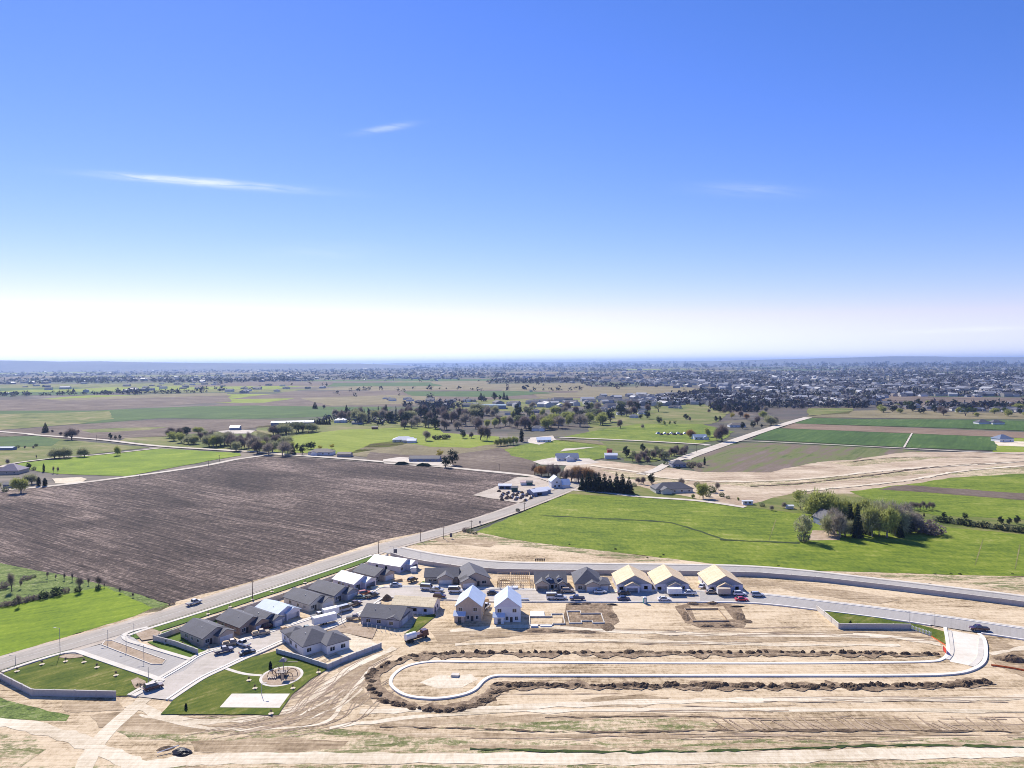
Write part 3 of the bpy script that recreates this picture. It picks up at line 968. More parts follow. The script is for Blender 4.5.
def t_leafy(seed, n=900, rx=.36, z0=.22, z1=1.0, leafs=.045, clumps=16, width=1.0):
    r = random.Random(seed)
    tr, cr, tips = MB(), MB(), []
    limbs(tr, r, Vector((0, 0, -.02)), Vector((0, 0, 1)), .22, .028, 2, tips, .7)
    cs = []
    for _ in range(clumps):
        d = rdir(r)
        f = r.uniform(.35, .8)
        cs.append((Vector((d.x * rx * f, d.y * rx * f, (z0 + z1) / 2 + d.z * (z1 - z0) / 2 * f)), r.uniform(.10, .19)))
    for i in range(n):
        c, s = cs[i % clumps]
        d = rdir(r)
        p = c + Vector((d.x, d.y, d.z * .8)) * s * r.uniform(.5, 1.05)
        leaf(cr, p, leafs * r.uniform(.7, 1.4), r, 0, None, 1.2)
    norm(tr, cr, width)
    return tr, cr


def t_conifer(seed, rad=.2, tiers=15, per=13, z0=.08, col=False):
    r = random.Random(seed)
    tr, cr = MB(), MB()
    tr.tube((0, 0, -.02), (0, 0, .95), .02, .004, 5)
    for i in range(tiers):
        t = i / (tiers - 1)
        z = z0 + (1 - z0) * t * .97
        R0 = rad * ((1 - t) ** .85 + .03) if not col else rad * (math.sin(math.pi * min(1, t * .85 + .15)) ** .5)
        for k_ in range(per):
            a = 2 * math.pi * (k_ + r.random()) / per
            L = R0 * r.uniform(.65, 1.15)
            dr = Vector((math.cos(a), math.sin(a), 0))
            pe = Vector((-dr.y, dr.x, 0))
            tip = dr * L + Vector((0, 0, z - L * r.uniform(.15, .5)))
            m = dr * L * .55 + Vector((0, 0, z + .02))
            b = pe * L * .32
            cr.add([Vector((0, 0, z + .03)), m + b, tip, m - b], [(0, 1, 2), (0, 2, 3)])
    for i in range(120):
        t = r.random() ** 1.4
        z = z0 + (1 - z0) * t * .95
        R0 = rad * ((1 - t) ** .85 + .03) * .8
        a = r.random() * 6.28
        leaf(cr, Vector((math.cos(a) * R0, math.sin(a) * R0, z)), .045, r)
    norm(tr, cr, 1)
    return tr, cr


def t_shrub(seed, n=420, rx=.6):
    r = random.Random(seed)
    tr, cr, tips = MB(), MB(), []
    for _ in range(5):
        d = (rdir(r) + Vector((0, 0, 1.2))).normalized()
        tr.tube((0, 0, -.05), d * .6, .03, .01, 4)
    for i in range(n):
        d = rdir(r)
        p = Vector((d.x * rx, d.y * rx, .5 + d.z * .45)) * r.uniform(.6, 1.0)
        leaf(cr, p, .12 * r.uniform(.6, 1.2), r, 0, None, 1.3)
    norm(tr, cr, 1)
    return tr, cr


# kind: (object name, generator variants, crown material, category)
KINDS_T = {
    'bare': ('bare_tree', [t_bare(11), t_bare(12, 1.15), t_bare(13, .9)], L_twig, M_bark2),
    'purple': ('bare_tree', [t_bare(21, .8, 9), t_bare(22, .95, 9)], L_twig2, M_bark),
    'rust': ('budding_tree', [t_bare(31, .8, 8, 5), t_bare(32, .9, 8, 5)], L_rust, M_bark),
    'bud': ('budding_tree', [t_bare(41, .8, 4, 9, leafs=.026), t_bare(42, 1.0, 4, 9, leafs=.026), t_bare(43, .9, 4, 10, leafs=.026)], L_bud, M_bark2),
    'grey': ('budding_tree', [t_bare(51, 1.1, 6, 7), t_bare(52, 1.0, 6, 7)], L_grey, M_bark),
    'green': ('leafy_tree', [t_leafy(61), t_leafy(62)], L_green, M_bark),
    'yellow': ('leafy_tree', [t_leafy(71, leafs=.05)], L_yel, M_bark),
    'sage': ('leafy_tree', [t_leafy(72, leafs=.05), t_leafy(73)], L_sage, M_bark),
    'conifer': ('conifer_tree', [t_conifer(81), t_conifer(82, .24, 14)], L_conifer, M_bark),
    'round': ('evergreen_tree', [t_leafy(84, 1200, .34, .08, 1.0, .05, 22), t_leafy(85, 1200, .3, .05, 1.0, .05, 22)], L_conifer, M_bark),
    'sagewillow': ('leafy_tree', [t_leafy(76, 1500, .36, .06, 1.0, .04, 22)], L_grey, M_bark),
    'budwillow': ('leafy_tree', [t_leafy(77, 1300, .38, .2, 1.0, .04, 20)], L_bud, M_bark),
    'column': ('columnar_evergreen', [t_conifer(86, .16, 16, 12, .03, True)], L_conifer, M_bark),
    'thin': ('bare_tree', [t_bare(91, .38, 3, 0, .5), t_bare(92, .35, 3, 0, .5)], L_twig2, M_bark),
    'shrub': ('shrub', [t_shrub(101), t_shrub(102)], L_green, M_bark),
    'darkshrub': ('shrub', [t_shrub(103), t_shrub(104)], L_conifer, M_bark),
    'rustshrub': ('shrub', [t_shrub(105)], L_twig2, M_bark),
    'sageshrub': ('shrub', [t_shrub(106)], L_sage, M_bark),
    'yellowshrub': ('shrub', [t_shrub(107)], L_bud, M_bark),
}
TM = {}
for k_, (nm, vs_, lm, bm) in KINDS_T.items():
    TM[k_] = [(nm, a_.mesh('trunk', bm), b_.mesh('crown', lm)) for a_, b_ in vs_]
trng = random.Random(5)
DEF_W = {'bare': 1.15, 'grey': 1.1, 'bud': 1.05}
NTREE = 0
FARTREE = {}
KDESC = {'bare': 'bare grey-brown tree', 'purple': 'bare purple-brown tree', 'rust': 'rusty orange budding tree', 'bud': 'yellow-green budding tree', 'grey': 'grey-green budding tree',
         'green': 'green leafy tree', 'yellow': 'yellow blossoming tree', 'sage': 'pale sage green tree', 'conifer': 'dark green conifer', 'round': 'dark round evergreen',
         'sagewillow': 'broad grey-green bushy tree', 'budwillow': 'yellow-green leafy tree',
         'column': 'dark narrow columnar evergreen', 'thin': 'thin leafless sapling', 'shrub': 'green shrub', 'darkshrub': 'dark evergreen shrub', 'rustshrub': 'reddish brown shrub', 'sageshrub': 'grey-green shrub', 'yellowshrub': 'yellow-green shrub'}


def tree_at(loc, h, kind, wide, label, group, cat=None):
    global NTREE
    wide *= {'bud': .72, 'bare': .75, 'grey': .85, 'purple': .78, 'rust': .8}.get(kind, 1.0)
    NTREE += 1
    vs_ = TM[kind]
    nm, tm, cm = vs_[trng.randrange(len(vs_))]
    if h * FPX / loc[1] < 6:      # too small in the photograph to show its parts
        me = FARTREE.get((kind, nm, cm.name))
        if me is None:
            me = bpy.data.meshes.new(nm)
            v0 = [tuple(v.co) for v in tm.vertices]
            v1 = [tuple(v.co) for v in cm.vertices]
            f0 = [tuple(p.vertices) for p in tm.polygons]
            f1 = [tuple(i + len(v0) for i in p.vertices) for p in cm.polygons]
            me.from_pydata(v0 + v1, [], f0 + f1)
            me.materials.append(tm.materials[0])
            me.materials.append(cm.materials[0])
            me.polygons.foreach_set('material_index', [0] * len(f0) + [1] * len(f1))
            FARTREE[(kind, nm, cm.name)] = me
        t = obj(nm, me)
        t.location = (loc[0], loc[1], 0)
        t.rotation_euler = (0, 0, trng.random() * 6.28)
        tag(t, label, cat or ('shrub' if 'shrub' in kind else 'tree'), group)
        t.scale = (h * wide, h * wide, h)
        return t
    t = thing(nm, label, cat or ('shrub' if 'shrub' in kind else 'tree'), (loc[0], loc[1], 0), trng.random() * 6.28, group)
    obj('trunk', tm, t)
    obj('crown', cm, t)
    t.scale = (h * wide, h * wide, h)
    return t


def tree(px, py, hpx, kind, place, wide=1.0, group=None):
    p = P(px, py)
    return tree_at(p, metres(hpx, p), kind, wide, KDESC[kind] + ' ' + place, group)


def grove(place, group, items):
    """items (px, base py, height px, kind[, width]); same-kind members share a label and the group"""
    cnt = {}
    for it in items:
        cnt[it[3]] = cnt.get(it[3], 0) + 1
    for it in items:
        tree(it[0], it[1], it[2], it[3], place, it[4] if len(it) > 4 else 1.0, group + ', ' + KDESC[it[3]] if cnt[it[3]] > 1 else None)


def wood(place, group, poly, n, kinds, hm, wide=1.0, seed=1):
    """n individual trees spread over a quadrilateral of ground given by pixel corners; hm heights in metres"""
    r = random.Random(seed)
    a, b, c, d = PL(poly)
    for i in range(n):
        u, v = (i + r.random()) / n, r.random()
        p = (a * (1 - u) + b * u) * (1 - v) + (d * (1 - u) + c * u) * v
        kd = r.choice(kinds)
        h = r.uniform(*hm)
        kw = .95
        tree_at(p, h, kd, kw * wide * r.uniform(.85, 1.2), KDESC[kd] + ' ' + place, group + ', ' + KDESC[kd])


# farmstead grove on the right pasture
tree(803.8, 541.7, 29, 'sagewillow', 'at the left front of the farm grove', .8)
tree(803.6, 542.2, 11, 'sageshrub', 'under the broad tree at the left front of the farm grove', 1.0)
tree(800.6, 510.5, 22, 'budwillow', 'with a rounded crown at the left rear of the farm grove', 1.1)
tree(849, 533, 30, 'conifer', 'left of the three tallest in the middle of the farm grove')
tree(857.6, 538, 36, 'conifer', 'tallest and nearest of the three in the middle of the farm grove', .8)
tree(865.5, 534, 31, 'conifer', 'right of the three tallest in the middle of the farm grove')
tree(900.6, 538, 20, 'conifer', 'short and on its own at the right end of the farm grove')
tree(924, 533, 16, 'rustshrub', 'wide and round at the right end of the farm grove', 1.3)
tree(933, 535, 12, 'rustshrub', 'low, rightmost at the end of the farm grove', 1.6)
grove('in the farm grove on the right pasture', 'farm grove trees',
      [(821, 521, 36, 'bud', 1.2), (812, 515, 26, 'grey'), (830, 517, 30, 'bud'), (838, 524, 33, 'bud'), (847, 522, 30, 'bud', 1.1), (856, 524, 28, 'bud'), (866, 522, 26, 'grey'), (872, 537, 37, 'bud', .8), (879, 536, 34, 'bud', .8),
       (887, 538, 40, 'bud', .85), (893, 534, 37, 'bare', .8), (883, 530, 32, 'bare'), (898, 532, 31, 'bare'), (907, 532, 27, 'bare', 1.1), (914, 532, 22, 'bare', 1.1), (840, 538, 32, 'bare', .8), (845, 537, 22, 'grey'), (851, 526, 24, 'conifer', .8),
       (833, 528, 24, 'bare'), (903, 524, 26, 'bare'), (918, 527, 18, 'purple'), (834, 536, 27, 'grey'), (829, 533, 22, 'bud'), (869, 536, 30, 'grey'), (895, 536, 30, 'bud'), (902, 535, 28, 'grey'), (861, 526, 33, 'bud'), (875, 528, 33, 'grey'), (889, 524, 30, 'bud'), (843, 530, 22, 'round', .7), (890, 529, 18, 'conifer'), (911, 535, 14, 'round', .8), (826, 513, 24, 'bare')])
grove('in the row of saplings behind the farm grove', 'saplings behind the farm grove', [(908 + i * 3.1, 511 - (i % 2) * 1.3, 9 + (i % 3), 'thin', 1.6) for i in range(9)])
grove('in the hedge row along the right end of the pasture', 'hedge row on the right pasture',
      [(936 + i * 6.2, 521.5 + i * .82 + (i % 2) * .6, 6.2 + (i * 7 % 3), 'darkshrub' if i % 3 else 'sageshrub', 1.0) for i in range(15)] +
      [(944, 518.5, 7, 'round'), (965, 520, 8, 'round'), (1001, 524.5, 9, 'round'), (1009, 525, 8, 'round'), (1017, 524.5, 9.5, 'round'), (924, 517, 6, 'conifer')])

# conifer windbreak beyond the pasture
grove('in the windbreak row along the farm lane', 'conifer windbreak', [(x, 490.6 + i * .42, h, 'conifer', 1.5) for i, (x, h) in enumerate([(582.5, 17), (588.5, 20), (594, 19), (599, 21), (604.5, 20), (610, 18), (616.6, 22), (622.5, 21), (629, 18)])])
grove('in the row behind the white farm house', 'bare row behind the white farm house',
      [(534.5, 475, 13, 'purple'), (538, 476, 12, 'rust'), (541.5, 477, 14, 'rust'), (545, 476, 12, 'rust'), (548.5, 476, 14, 'purple'), (552, 478, 17, 'purple'), (557, 478, 16, 'purple'), (563, 481, 13, 'purple'), (567, 482, 16, 'purple'),
       (571.4, 483, 18, 'purple'), (575, 482, 19, 'rust'), (578.5, 483.4, 21, 'rust'), (582, 484, 20, 'purple'), (586, 484, 21, 'rust', 1.1), (590, 484, 18, 'rust'), (594, 484, 15, 'purple')])
tree(651.6, 484.6, 12, 'round', 'beside the dark roofed farm house beyond the pasture')
tree(682, 486, 10, 'bare', 'in front of the dark roofed farm house beyond the pasture', 1.2)
tree(703, 499, 19, 'bud', 'tall and sparse at the edge of the farm lane')
tree(718, 490, 10, 'bare', 'alone at the edge of the dirt works')
grove('around the dark roofed farm house beyond the pasture', 'trees by the dark roofed farm house', [(638, 484, 8, 'purple', 1.2), (644, 485, 10, 'purple', 1.1), (634, 487, 5, 'sageshrub'), (697, 487, 6, 'sageshrub'), (712, 493, 8, 'shrub'), (708, 497, 6, 'sageshrub'), (728, 499, 4, 'sageshrub'), (738, 501, 5, 'bud'), (722, 497, 5, 'shrub'), (693, 499, 6, 'bud'), (772, 511, 7, 'bare'), (762, 507, 5, 'sageshrub'), (784, 509, 8, 'bare')])
# middle clump
tree(626.4, 457.3, 12, 'round', 'beside the white barn with the red shed')
tree(642.8, 452, 9, 'round', 'at the top of the bare grove beside the farm track')
wood('in the bare grove beside the farm track', 'bare grove beside the farm track', [(630, 467), (668, 461), (668, 455), (634, 458)], 17, ['bare', 'bare', 'sage', 'purple'], (8.5, 11), 1.0, 3)
wood('around the grey farm house by the far road', 'trees by the grey farm house', [(668, 459), (690, 458), (686, 453), (670, 454)], 8, ['purple', 'purple', 'bare'], (8, 11), 1.1, 4)
tree(704.6, 465.3, 9, 'column', 'standing alone near the far road')
grove('beside the grey farm house by the far road', 'garden shrubs by the grey farm house', [(699.6, 467.5, 6, 'rustshrub', .8), (694, 466, 5, 'rustshrub'), (689, 466, 5, 'rustshrub'), (678, 469, 3, 'darkshrub', 1.6), (666, 465, 4, 'shrub', 1.4), (691, 468, 3, 'darkshrub', 1.8)])
tree(722, 441.8, 21, 'purple', 'tall and dense beside the far road junction', 1.25)
tree(717, 441, 12, 'purple', 'lower, left of the tall one beside the far road junction', 1.2)
tree(690, 438.6, 11, 'rust', 'left of the blue roofed house by the far road', 1.4)
tree(707, 437, 12, 'bud', 'behind the blue roofed house by the far road', 1.2)
grove('around the white house beside the far road', 'trees by the white house on the far road', [(742.6, 429, 7.5, 'round'), (753, 428.4, 8.5, 'round'), (761.7, 427.7, 4, 'round'), (757.6, 425, 11, 'purple', 1.2), (771, 425.5, 12, 'grey', 1.3), (775, 424, 10, 'bare', 1.3), (763, 419, 10, 'bud', 1.3),
      (719, 412.5, 9, 'round'), (729, 411.5, 8, 'round'), (736, 411.5, 9, 'round'), (724, 414, 8, 'purple'), (732, 419, 7, 'yellow'), (716, 421.5, 6, 'round'), (720, 421.5, 6, 'round'), (740, 418, 9, 'purple', 1.2), (747, 420, 8, 'rust', 1.2), (757, 413, 8, 'round'), (766, 413, 8, 'bare')])
grove('on the green meadow left of the far road', 'lone trees on the far meadow', [(686, 419.4, 6, 'round', 1.5), (690, 421.5, 6, 'purple'), (659, 424, 8, 'round', 1.2), (664, 425.6, 7, 'bud'), (670, 425, 6, 'bud'), (675, 425.6, 5, 'sage'), (709, 413, 5, 'purple', 1.3), (642, 429, 6, 'bare'), (620.5, 428.6, 11, 'purple', 1.1), (647, 419, 9, 'round', 1.3), (641, 419, 5, 'round', 1.5)])
tree(521.6, 441.8, 14, 'column', 'tall, at the end of the middle distance grove', 1.3)
tree(530, 431, 6.5, 'round', 'small and alone by the low houses in the middle distance')
tree(445.5, 468, 13, 'round', 'broad, left of the pair beside the long low farm house', 1.3)
tree(453, 465.3, 17, 'round', 'tallest of the pair beside the long low farm house', 1.0)
tree(439.5, 458, 9, 'yellow', 'behind the dark pair beside the long low farm house')
tree(425.8, 441, 12, 'bare', 'beside the white farm house on the green field', 1.2)
tree(462.8, 438.6, 9.5, 'round', 'alone right of the white farm house on the green field', 1.2)
grove('right of the white farm house on the green field', 'dark shrubs by the white farm house', [(433 + i * 4, 440 - i * .2, 5.5, 'darkshrub' if i % 2 else 'purple', 1.2) for i in range(5)])
tree(480.5, 440.5, 18, 'purple', 'left of the tall pair at the back of the tan field', 1.0)
tree(487, 440.8, 18, 'purple', 'right of the tall pair at the back of the tan field', 1.0)
grove('in the row at the back of the tan field', 'budding row at the back of the tan field', [(497 + i * 3.3, 446.5 - i * .35, 9 + i % 3, 'bud', 1.0) for i in range(7)] + [(471.5, 438.5, 8, 'purple')])
# left part
tree(54.6, 458.8, 13, 'grey', 'left of the touching pair by the green field', 1.35)
tree(64, 458.3, 13.5, 'grey', 'right of the touching pair by the green field', 1.2)
tree(84.5, 457, 12, 'grey', 'between the pair and the yellowish tree by the green field', 1.2)
tree(117, 455.8, 12.5, 'bud', 'at the right end of the green field track on the left', 1.2)
tree(71.8, 439.8, 14, 'purple', 'wide dark crown at the track on the left', 1.6)
tree(45.5, 432.6, 10.5, 'conifer', 'large and alone at the track on the left', 1.6)
grove('in the small group behind the track on the left', 'small evergreens behind the left track', [(110.5, 439, 6.5, 'round'), (115.4, 439.4, 4.5, 'round'), (120, 439.3, 5, 'round'), (60, 436, 5, 'purple', 1.6), (66, 436, 5.5, 'purple', 1.6), (52, 433, 4, 'purple', 1.4), (78, 434, 5, 'purple')])
tree(21, 493, 19, 'bud', 'wide, in front of the purple roofed farm house', 1.35)
tree(31.8, 484, 13, 'grey', 'behind the dark evergreens by the left farm house', 1.3)
grove('in the left farmyard', 'left farmyard trees', [(38.8, 486.7, 10.5, 'column', 1.5), (45, 486.7, 9.5, 'column', 1.8), (28.6, 470.5, 8, 'round'), (43.8, 472, 9, 'column'), (53.4, 473.6, 9, 'thin'), (58, 473.6, 8.5, 'thin'), (34, 470, 4, 'sageshrub'), (8, 465, 8, 'bare'), (5, 492, 6, 'sageshrub'), (-4, 490, 9, 'grey'), (14, 488, 7, 'purple')])
grove('by the pale sheds on the left', 'small trees by the pale sheds', [(25, 449, 4, 'purple'), (33, 449, 4, 'bare'), (36, 446.5, 3, 'darkshrub'), (18, 448, 3.5, 'sageshrub'), (36.5, 459.6, 6, 'thin')])
# hedgerow near the ploughed field
grove('in the hedgerow at the near edge of the ploughed field', 'hedgerow at the ploughed field',
      [(11.5, 592, 24, 'thin', 1.3), (21, 589, 12, 'thin'), (47.5, 578.5, 9, 'thin'), (56, 580, 7, 'thin'), (64.5, 580.6, 10, 'thin'), (72.5, 581.5, 11, 'thin'), (80, 592, 20, 'thin', 1.5), (88.5, 585.5, 10, 'thin'), (98.6, 588.5, 16, 'thin', 1.6), (104.5, 588.5, 7, 'thin'),
       (19, 607.5, 16, 'thin', 1.4), (120, 594, 9, 'thin', 1.2), (133, 598, 7, 'thin', 1.2), (43.5, 599, 10, 'darkshrub', .8), (57, 596, 10, 'darkshrub', .9), (66, 593, 6, 'rustshrub'), (30, 601, 6, 'rustshrub', 1.3), (24, 603, 6, 'rustshrub', 1.3), (36, 600, 6, 'rustshrub', 1.2), (12, 606, 6, 'rustshrub', 1.4), (4, 607, 6, 'rustshrub', 1.4), (17, 604, 7, 'darkshrub'),
       (50, 597, 6, 'sageshrub', 1.4), (3, 589, 8, 'rustshrub', 1.2), (26, 580, 5, 'rustshrub', 1.6), (33, 578, 4, 'sageshrub', 1.4), (78, 592, 6, 'darkshrub'), (98, 589.5, 5, 'darkshrub'), (172, 605, 4, 'rustshrub', 1.3)])
# shrubs at the main road
grove('at the roadside corner of the pasture', 'roadside shrubs at the pasture corner', [(466, 532, 5, 'rustshrub', 1.4), (470, 533, 5, 'sageshrub', 1.4), (475, 534.5, 3, 'darkshrub', 1.6)])
tree(518, 512, 4, 'darkshrub', 'single and small on the main road verge')
grove('standing in the open pasture behind the long wall', 'tiny shrubs in the open pasture', [(647.5, 558.6, 2.2, 'darkshrub', .8), (660.5, 557.4, 1.6, 'darkshrub', 1.4), (663.5, 555.6, 2, 'darkshrub'), (569.5, 545.4, 2, 'darkshrub'), (615.4, 550, 2.2, 'darkshrub'), (778.5, 566.5, 1.6, 'darkshrub', 1.5)])
grove('at the front edge of the right pasture', 'tiny shrubs at the right pasture edge', [(951, 574.6, 2, 'darkshrub', 1.2), (960, 575, 2.2, 'darkshrub', 1.2), (1012.5, 574.6, 2, 'darkshrub'), (935, 574.8, 1.6, 'darkshrub', 1.6), (930, 584.6, 1.6, 'rustshrub', 1.6)])
# tree groups of the middle distance (left centre)
wood('in the clump left of the farm track', 'clump left of the farm track', [(168, 444), (206, 446), (206, 434), (168, 434)], 13, ['bud', 'bud', 'grey', 'purple', 'round'], (11, 15), 1.5, 11)
wood('in the bare wood behind the ploughed field', 'bare wood behind the ploughed field', [(206, 449), (290, 457), (290, 446), (206, 440)], 34, ['bare', 'purple', 'purple', 'grey', 'bud'], (13, 18), 1.2, 12)
wood('in the hedgerow beside the yellow-green field', 'hedgerow by the yellow-green field', [(283, 440), (315, 433), (315, 429), (268, 434)], 13, ['grey', 'sage', 'purple'], (12, 17), 1.5, 13)
grove('beside the pale house at the end of the ploughed field', 'dark trees by the pale house', [(293, 454.6, 11.5, 'conifer', 1.6), (302.7, 454.6, 11.5, 'round', 1.1), (308, 449.6, 8, 'round'), (311, 449.3, 8, 'round'), (314, 449, 7.5, 'round'), (297, 450, 7, 'round'), (320, 450, 5, 'yellow', 1.3), (332, 449, 5.5, 'yellow', 1.3)])
tree(315, 408.6, 7, 'conifer', 'large and alone on the far green field', 2.0)
tree(323.5, 409, 5, 'purple', 'small, right of the lone conifer on the far green field', 1.3)
grove('behind the long dark barn', 'trees behind the long dark barn', [(310 + i * 2.4, 424.6, 6, 'conifer', 1.6) for i in range(9)])
wood('in the mixed tree belt left of the school', 'mixed tree belt', [(336, 424), (495, 424), (495, 413), (336, 417)], 52, ['purple', 'round', 'conifer', 'grey', 'purple', 'bare'], (16, 25), 1.1, 14)
wood('in the lower part of the mixed tree belt', 'lower mixed tree belt', [(400, 429), (560, 433), (560, 424), (400, 426)], 30, ['purple', 'round', 'bare', 'bud', 'purple'], (14, 22), 1.2, 15)
grove('in the orchard row by the school', 'orchard row by the school', [(441 + i * 4.6, 401.4, 2.6, 'round', 1.1) for i in range(8)])
grove('behind the school roof', 'conifers behind the school', [(481, 400, 7.5, 'conifer', 1.8), (484, 400, 6, 'conifer', 1.6), (494.5, 400, 8, 'round', 1.1), (504, 399.6, 9, 'conifer', 1.3), (500, 400, 5, 'round'), (507, 400, 6, 'conifer', 1.5)])
wood('among the scattered houses in the middle distance', 'trees among the scattered houses', [(512, 432), (600, 426), (690, 405), (512, 410)], 52, ['purple', 'round', 'bare', 'bud', 'sage', 'purple'], (14, 24), 1.3, 16)

# ------------------------------------------------------------------ far masses
def in_poly(x, y, poly):
    c = False
    n = len(poly)
    for i in range(n):
        x0, y0 = poly[i]
        x1, y1 = poly[i - 1]
        if (y0 > y) != (y1 > y) and x < (x1 - x0) * (y - y0) / (y1 - y0) + x0:
            c = not c
    return c


OPEN = [  # far clearings that stay open
    [(866, 407), (886, 396), (1100, 397), (1100, 407)], [(0, 412), (0, 397), (228, 393), (260, 404), (400, 405), (400, 414)], [(330, 382), (440, 382), (440, 387), (330, 387)],
    [(760, 428), (800, 408), (950, 408), (1024, 413), (1100, 440), (900, 445)], [(380, 392), (520, 391), (600, 398), (520, 402), (440, 400)], [(590, 432), (590, 412), (640, 407), (712, 404), (712, 424)], [(640, 389), (700, 390), (690, 396), (530, 397)]]


def far_mass(name, label, cat, regions, mats, size, seed, shape):
    """regions: (px0, px1, py0, py1, n); every clump is put on the ground at its own distance"""
    nr = np.random.default_rng(seed)
    V, Fc, Mi = [], [], []
    vo = 0
    for (x0, x1, y0, y1, n, thr) in regions:
        for _ in range(n):
            py = y0 + (y1 - y0) * nr.random()
            px = x0 + (x1 - x0) * nr.random()
            hy = 363.2 + (512 - px) * .0075
            if py < hy + 1.6:
                continue
            if any(in_poly(px, py, q) for q in OPEN):
                continue
            p = P(px, py)
            if any(f_[0] < p.x < f_[1] and f_[2] < p.y < f_[3] for f_ in FARF) and nr.random() < .93:
                continue
            q = noise.noise(Vector((p.x / 420, p.y / 900, seed))) + .6 * noise.noise(Vector((p.x / 150, p.y / 300, seed + 3)))
            if q < thr:
                continue
            s = size * nr.uniform(.6, 1.5) * (1 + p.y / 9000)
            v, f = shape(nr, s)
            v = v + np.array([p.x, p.y, 0])
            V.append(v)
            Fc += [tuple(int(i) + vo for i in ff) for ff in f]
            Mi += [int(nr.integers(len(mats)))] * len(f) if not callable(shape) or shape is not sh_house else [m_ for m_ in house_mi(nr, len(mats), len(f))]
            vo += len(v)
    me = bpy.data.meshes.new(name)
    me.from_pydata([tuple(r_) for r_ in np.concatenate(V)], [], Fc)
    for m in mats:
        me.materials.append(m)
    me.polygons.foreach_set('material_index', Mi)
    o = obj(name, me)
    return tag(o, label, cat, None, 'stuff')


def sh_blob(nr, s):
    n = 14
    d = nr.normal(size=(n, 3))
    d /= np.linalg.norm(d, axis=1)[:, None]
    c = d * np.array([s * .55, s * .55, s * .45]) * nr.uniform(.5, 1, size=(n, 1)) + np.array([0, 0, s * .5])
    t1 = nr.normal(size=(n, 3)) * s * .22
    t2 = nr.normal(size=(n, 3)) * s * .22
    v = np.stack([c - t1 * .5, c + t1, c + t2], 1).reshape(-1, 3)
    v[:, 2] = np.maximum(v[:, 2], 0)
    return v, [(3 * i, 3 * i + 1, 3 * i + 2) for i in range(n)]


def sh_house(nr, s):
    w, d, h = s * nr.uniform(.8, 1.5), s * nr.uniform(.6, 1.0), s * .32
    a = nr.uniform(-.5, .5) + (math.pi / 2 if nr.random() < .4 else 0)
    x, y, r = w / 2, d / 2, h + d * .22
    v = np.array([(-x, -y, 0), (x, -y, 0), (x, y, 0), (-x, y, 0), (-x, -y, h), (x, -y, h), (x, y, h), (-x, y, h), (-x, 0, r), (x, 0, r)], float)
    ca, sa = math.cos(a), math.sin(a)
    v[:, :2] = v[:, :2] @ np.array([[ca, sa], [-sa, ca]])
    return v, [(0, 1, 5, 4), (1, 2, 6, 5), (2, 3, 7, 6), (3, 0, 4, 7), (5, 6, 9), (7, 4, 8), (4, 5, 9, 8), (6, 7, 8, 9)]


def house_mi(nr, nm, nf):
    wcol = int(nr.integers(3))
    rc = 3 + int(nr.integers(nm - 3))
    return [wcol] * 6 + [rc] * 2


FT = [leafmat('far_bare_trees', (.13, .105, .11), 0), leafmat('far_dark_trees', (.075, .08, .08), 0), leafmat('far_grey_trees', (.15, .145, .10), 0), leafmat('far_brown_trees', (.10, .085, .095), 0), leafmat('far_dark_pines', (.06, .068, .065), 0)]
FH = [plain('far_wall_white', (.5, .48, .46), .8), plain('far_wall_tan', (.42, .38, .33), .8), plain('far_wall_grey', (.25, .25, .26), .8),
      plain('far_roof_grey', (.10, .10, .115), .8), plain('far_roof_dark', (.09, .09, .105), .8), plain('far_roof_white', (.4, .4, .4), .6), plain('far_roof_blue', (.14, .15, .18), .8)]
far_mass('distant_trees', 'hazy bluish mass of trees spread across the distant plain', 'distant trees',
         [(-150, 1180, 363, 371, 7500, -.15), (-150, 1180, 369, 382, 9000, -.1), (-150, 480, 380, 398, 3000, .12), (420, 760, 380, 412, 3600, .0), (640, 1180, 374, 409, 6000, -.12), (-150, 640, 384, 425, 1500, .3)],
         FT, 9, 21, sh_blob)
far_mass('distant_trees', 'broad hazy woods close to the horizon', 'distant trees',
         [(-150, 1180, 362, 367.5, 3500, -.3)], FT, 22, 24, sh_blob)
far_mass('distant_houses', 'countless tiny houses of the hazy town near the horizon', 'distant houses',
         [(-150, 1180, 366, 381, 3200, -.1), (-150, 420, 376, 395, 750, .05), (640, 1180, 373, 406, 4200, -.45), (420, 760, 380, 408, 500, .0)],
         FH, 13, 22, sh_house)

# ================================================================== BUILDINGS
def panel_cells(L, H, holes):
    """rectangles of an L x H wall left over after cutting the holes (x, z, w, h)"""
    xs = sorted({0, L} | {max(0, h[0]) for h in holes} | {min(L, h[0] + h[2]) for h in holes})
    out = []
    for a, b in zip(xs, xs[1:]):
        if b - a < 1e-4:
            continue
        m = (a + b) / 2
        cuts = sorted((h[1], h[1] + h[3]) for h in holes if h[0] < m < h[0] + h[2])
        z = 0
        for c0, c1 in cuts:
            if c0 > z + 1e-4:
                out.append((a, b, z, c0))
            z = max(z, c1)
        if z < H - 1e-4:
            out.append((a, b, z, H))
    return out


T = .18


def face_xf(blk, face):
    """maps (s, depth, z) on a wall to local xyz; depth>0 goes outward"""
    x0, x1, y0, y1 = blk['r']
    if face == 'f':
        return lambda s, d, z: (x0 + s, y0 - d, z), x1 - x0
    if face == 'b':
        return lambda s, d, z: (x1 - s, y1 + d, z), x1 - x0
    if face == 'l':
        return lambda s, d, z: (x0 - d, y1 - s, z), y1 - y0
    return lambda s, d, z: (x1 + d, y0 + s, z), y1 - y0


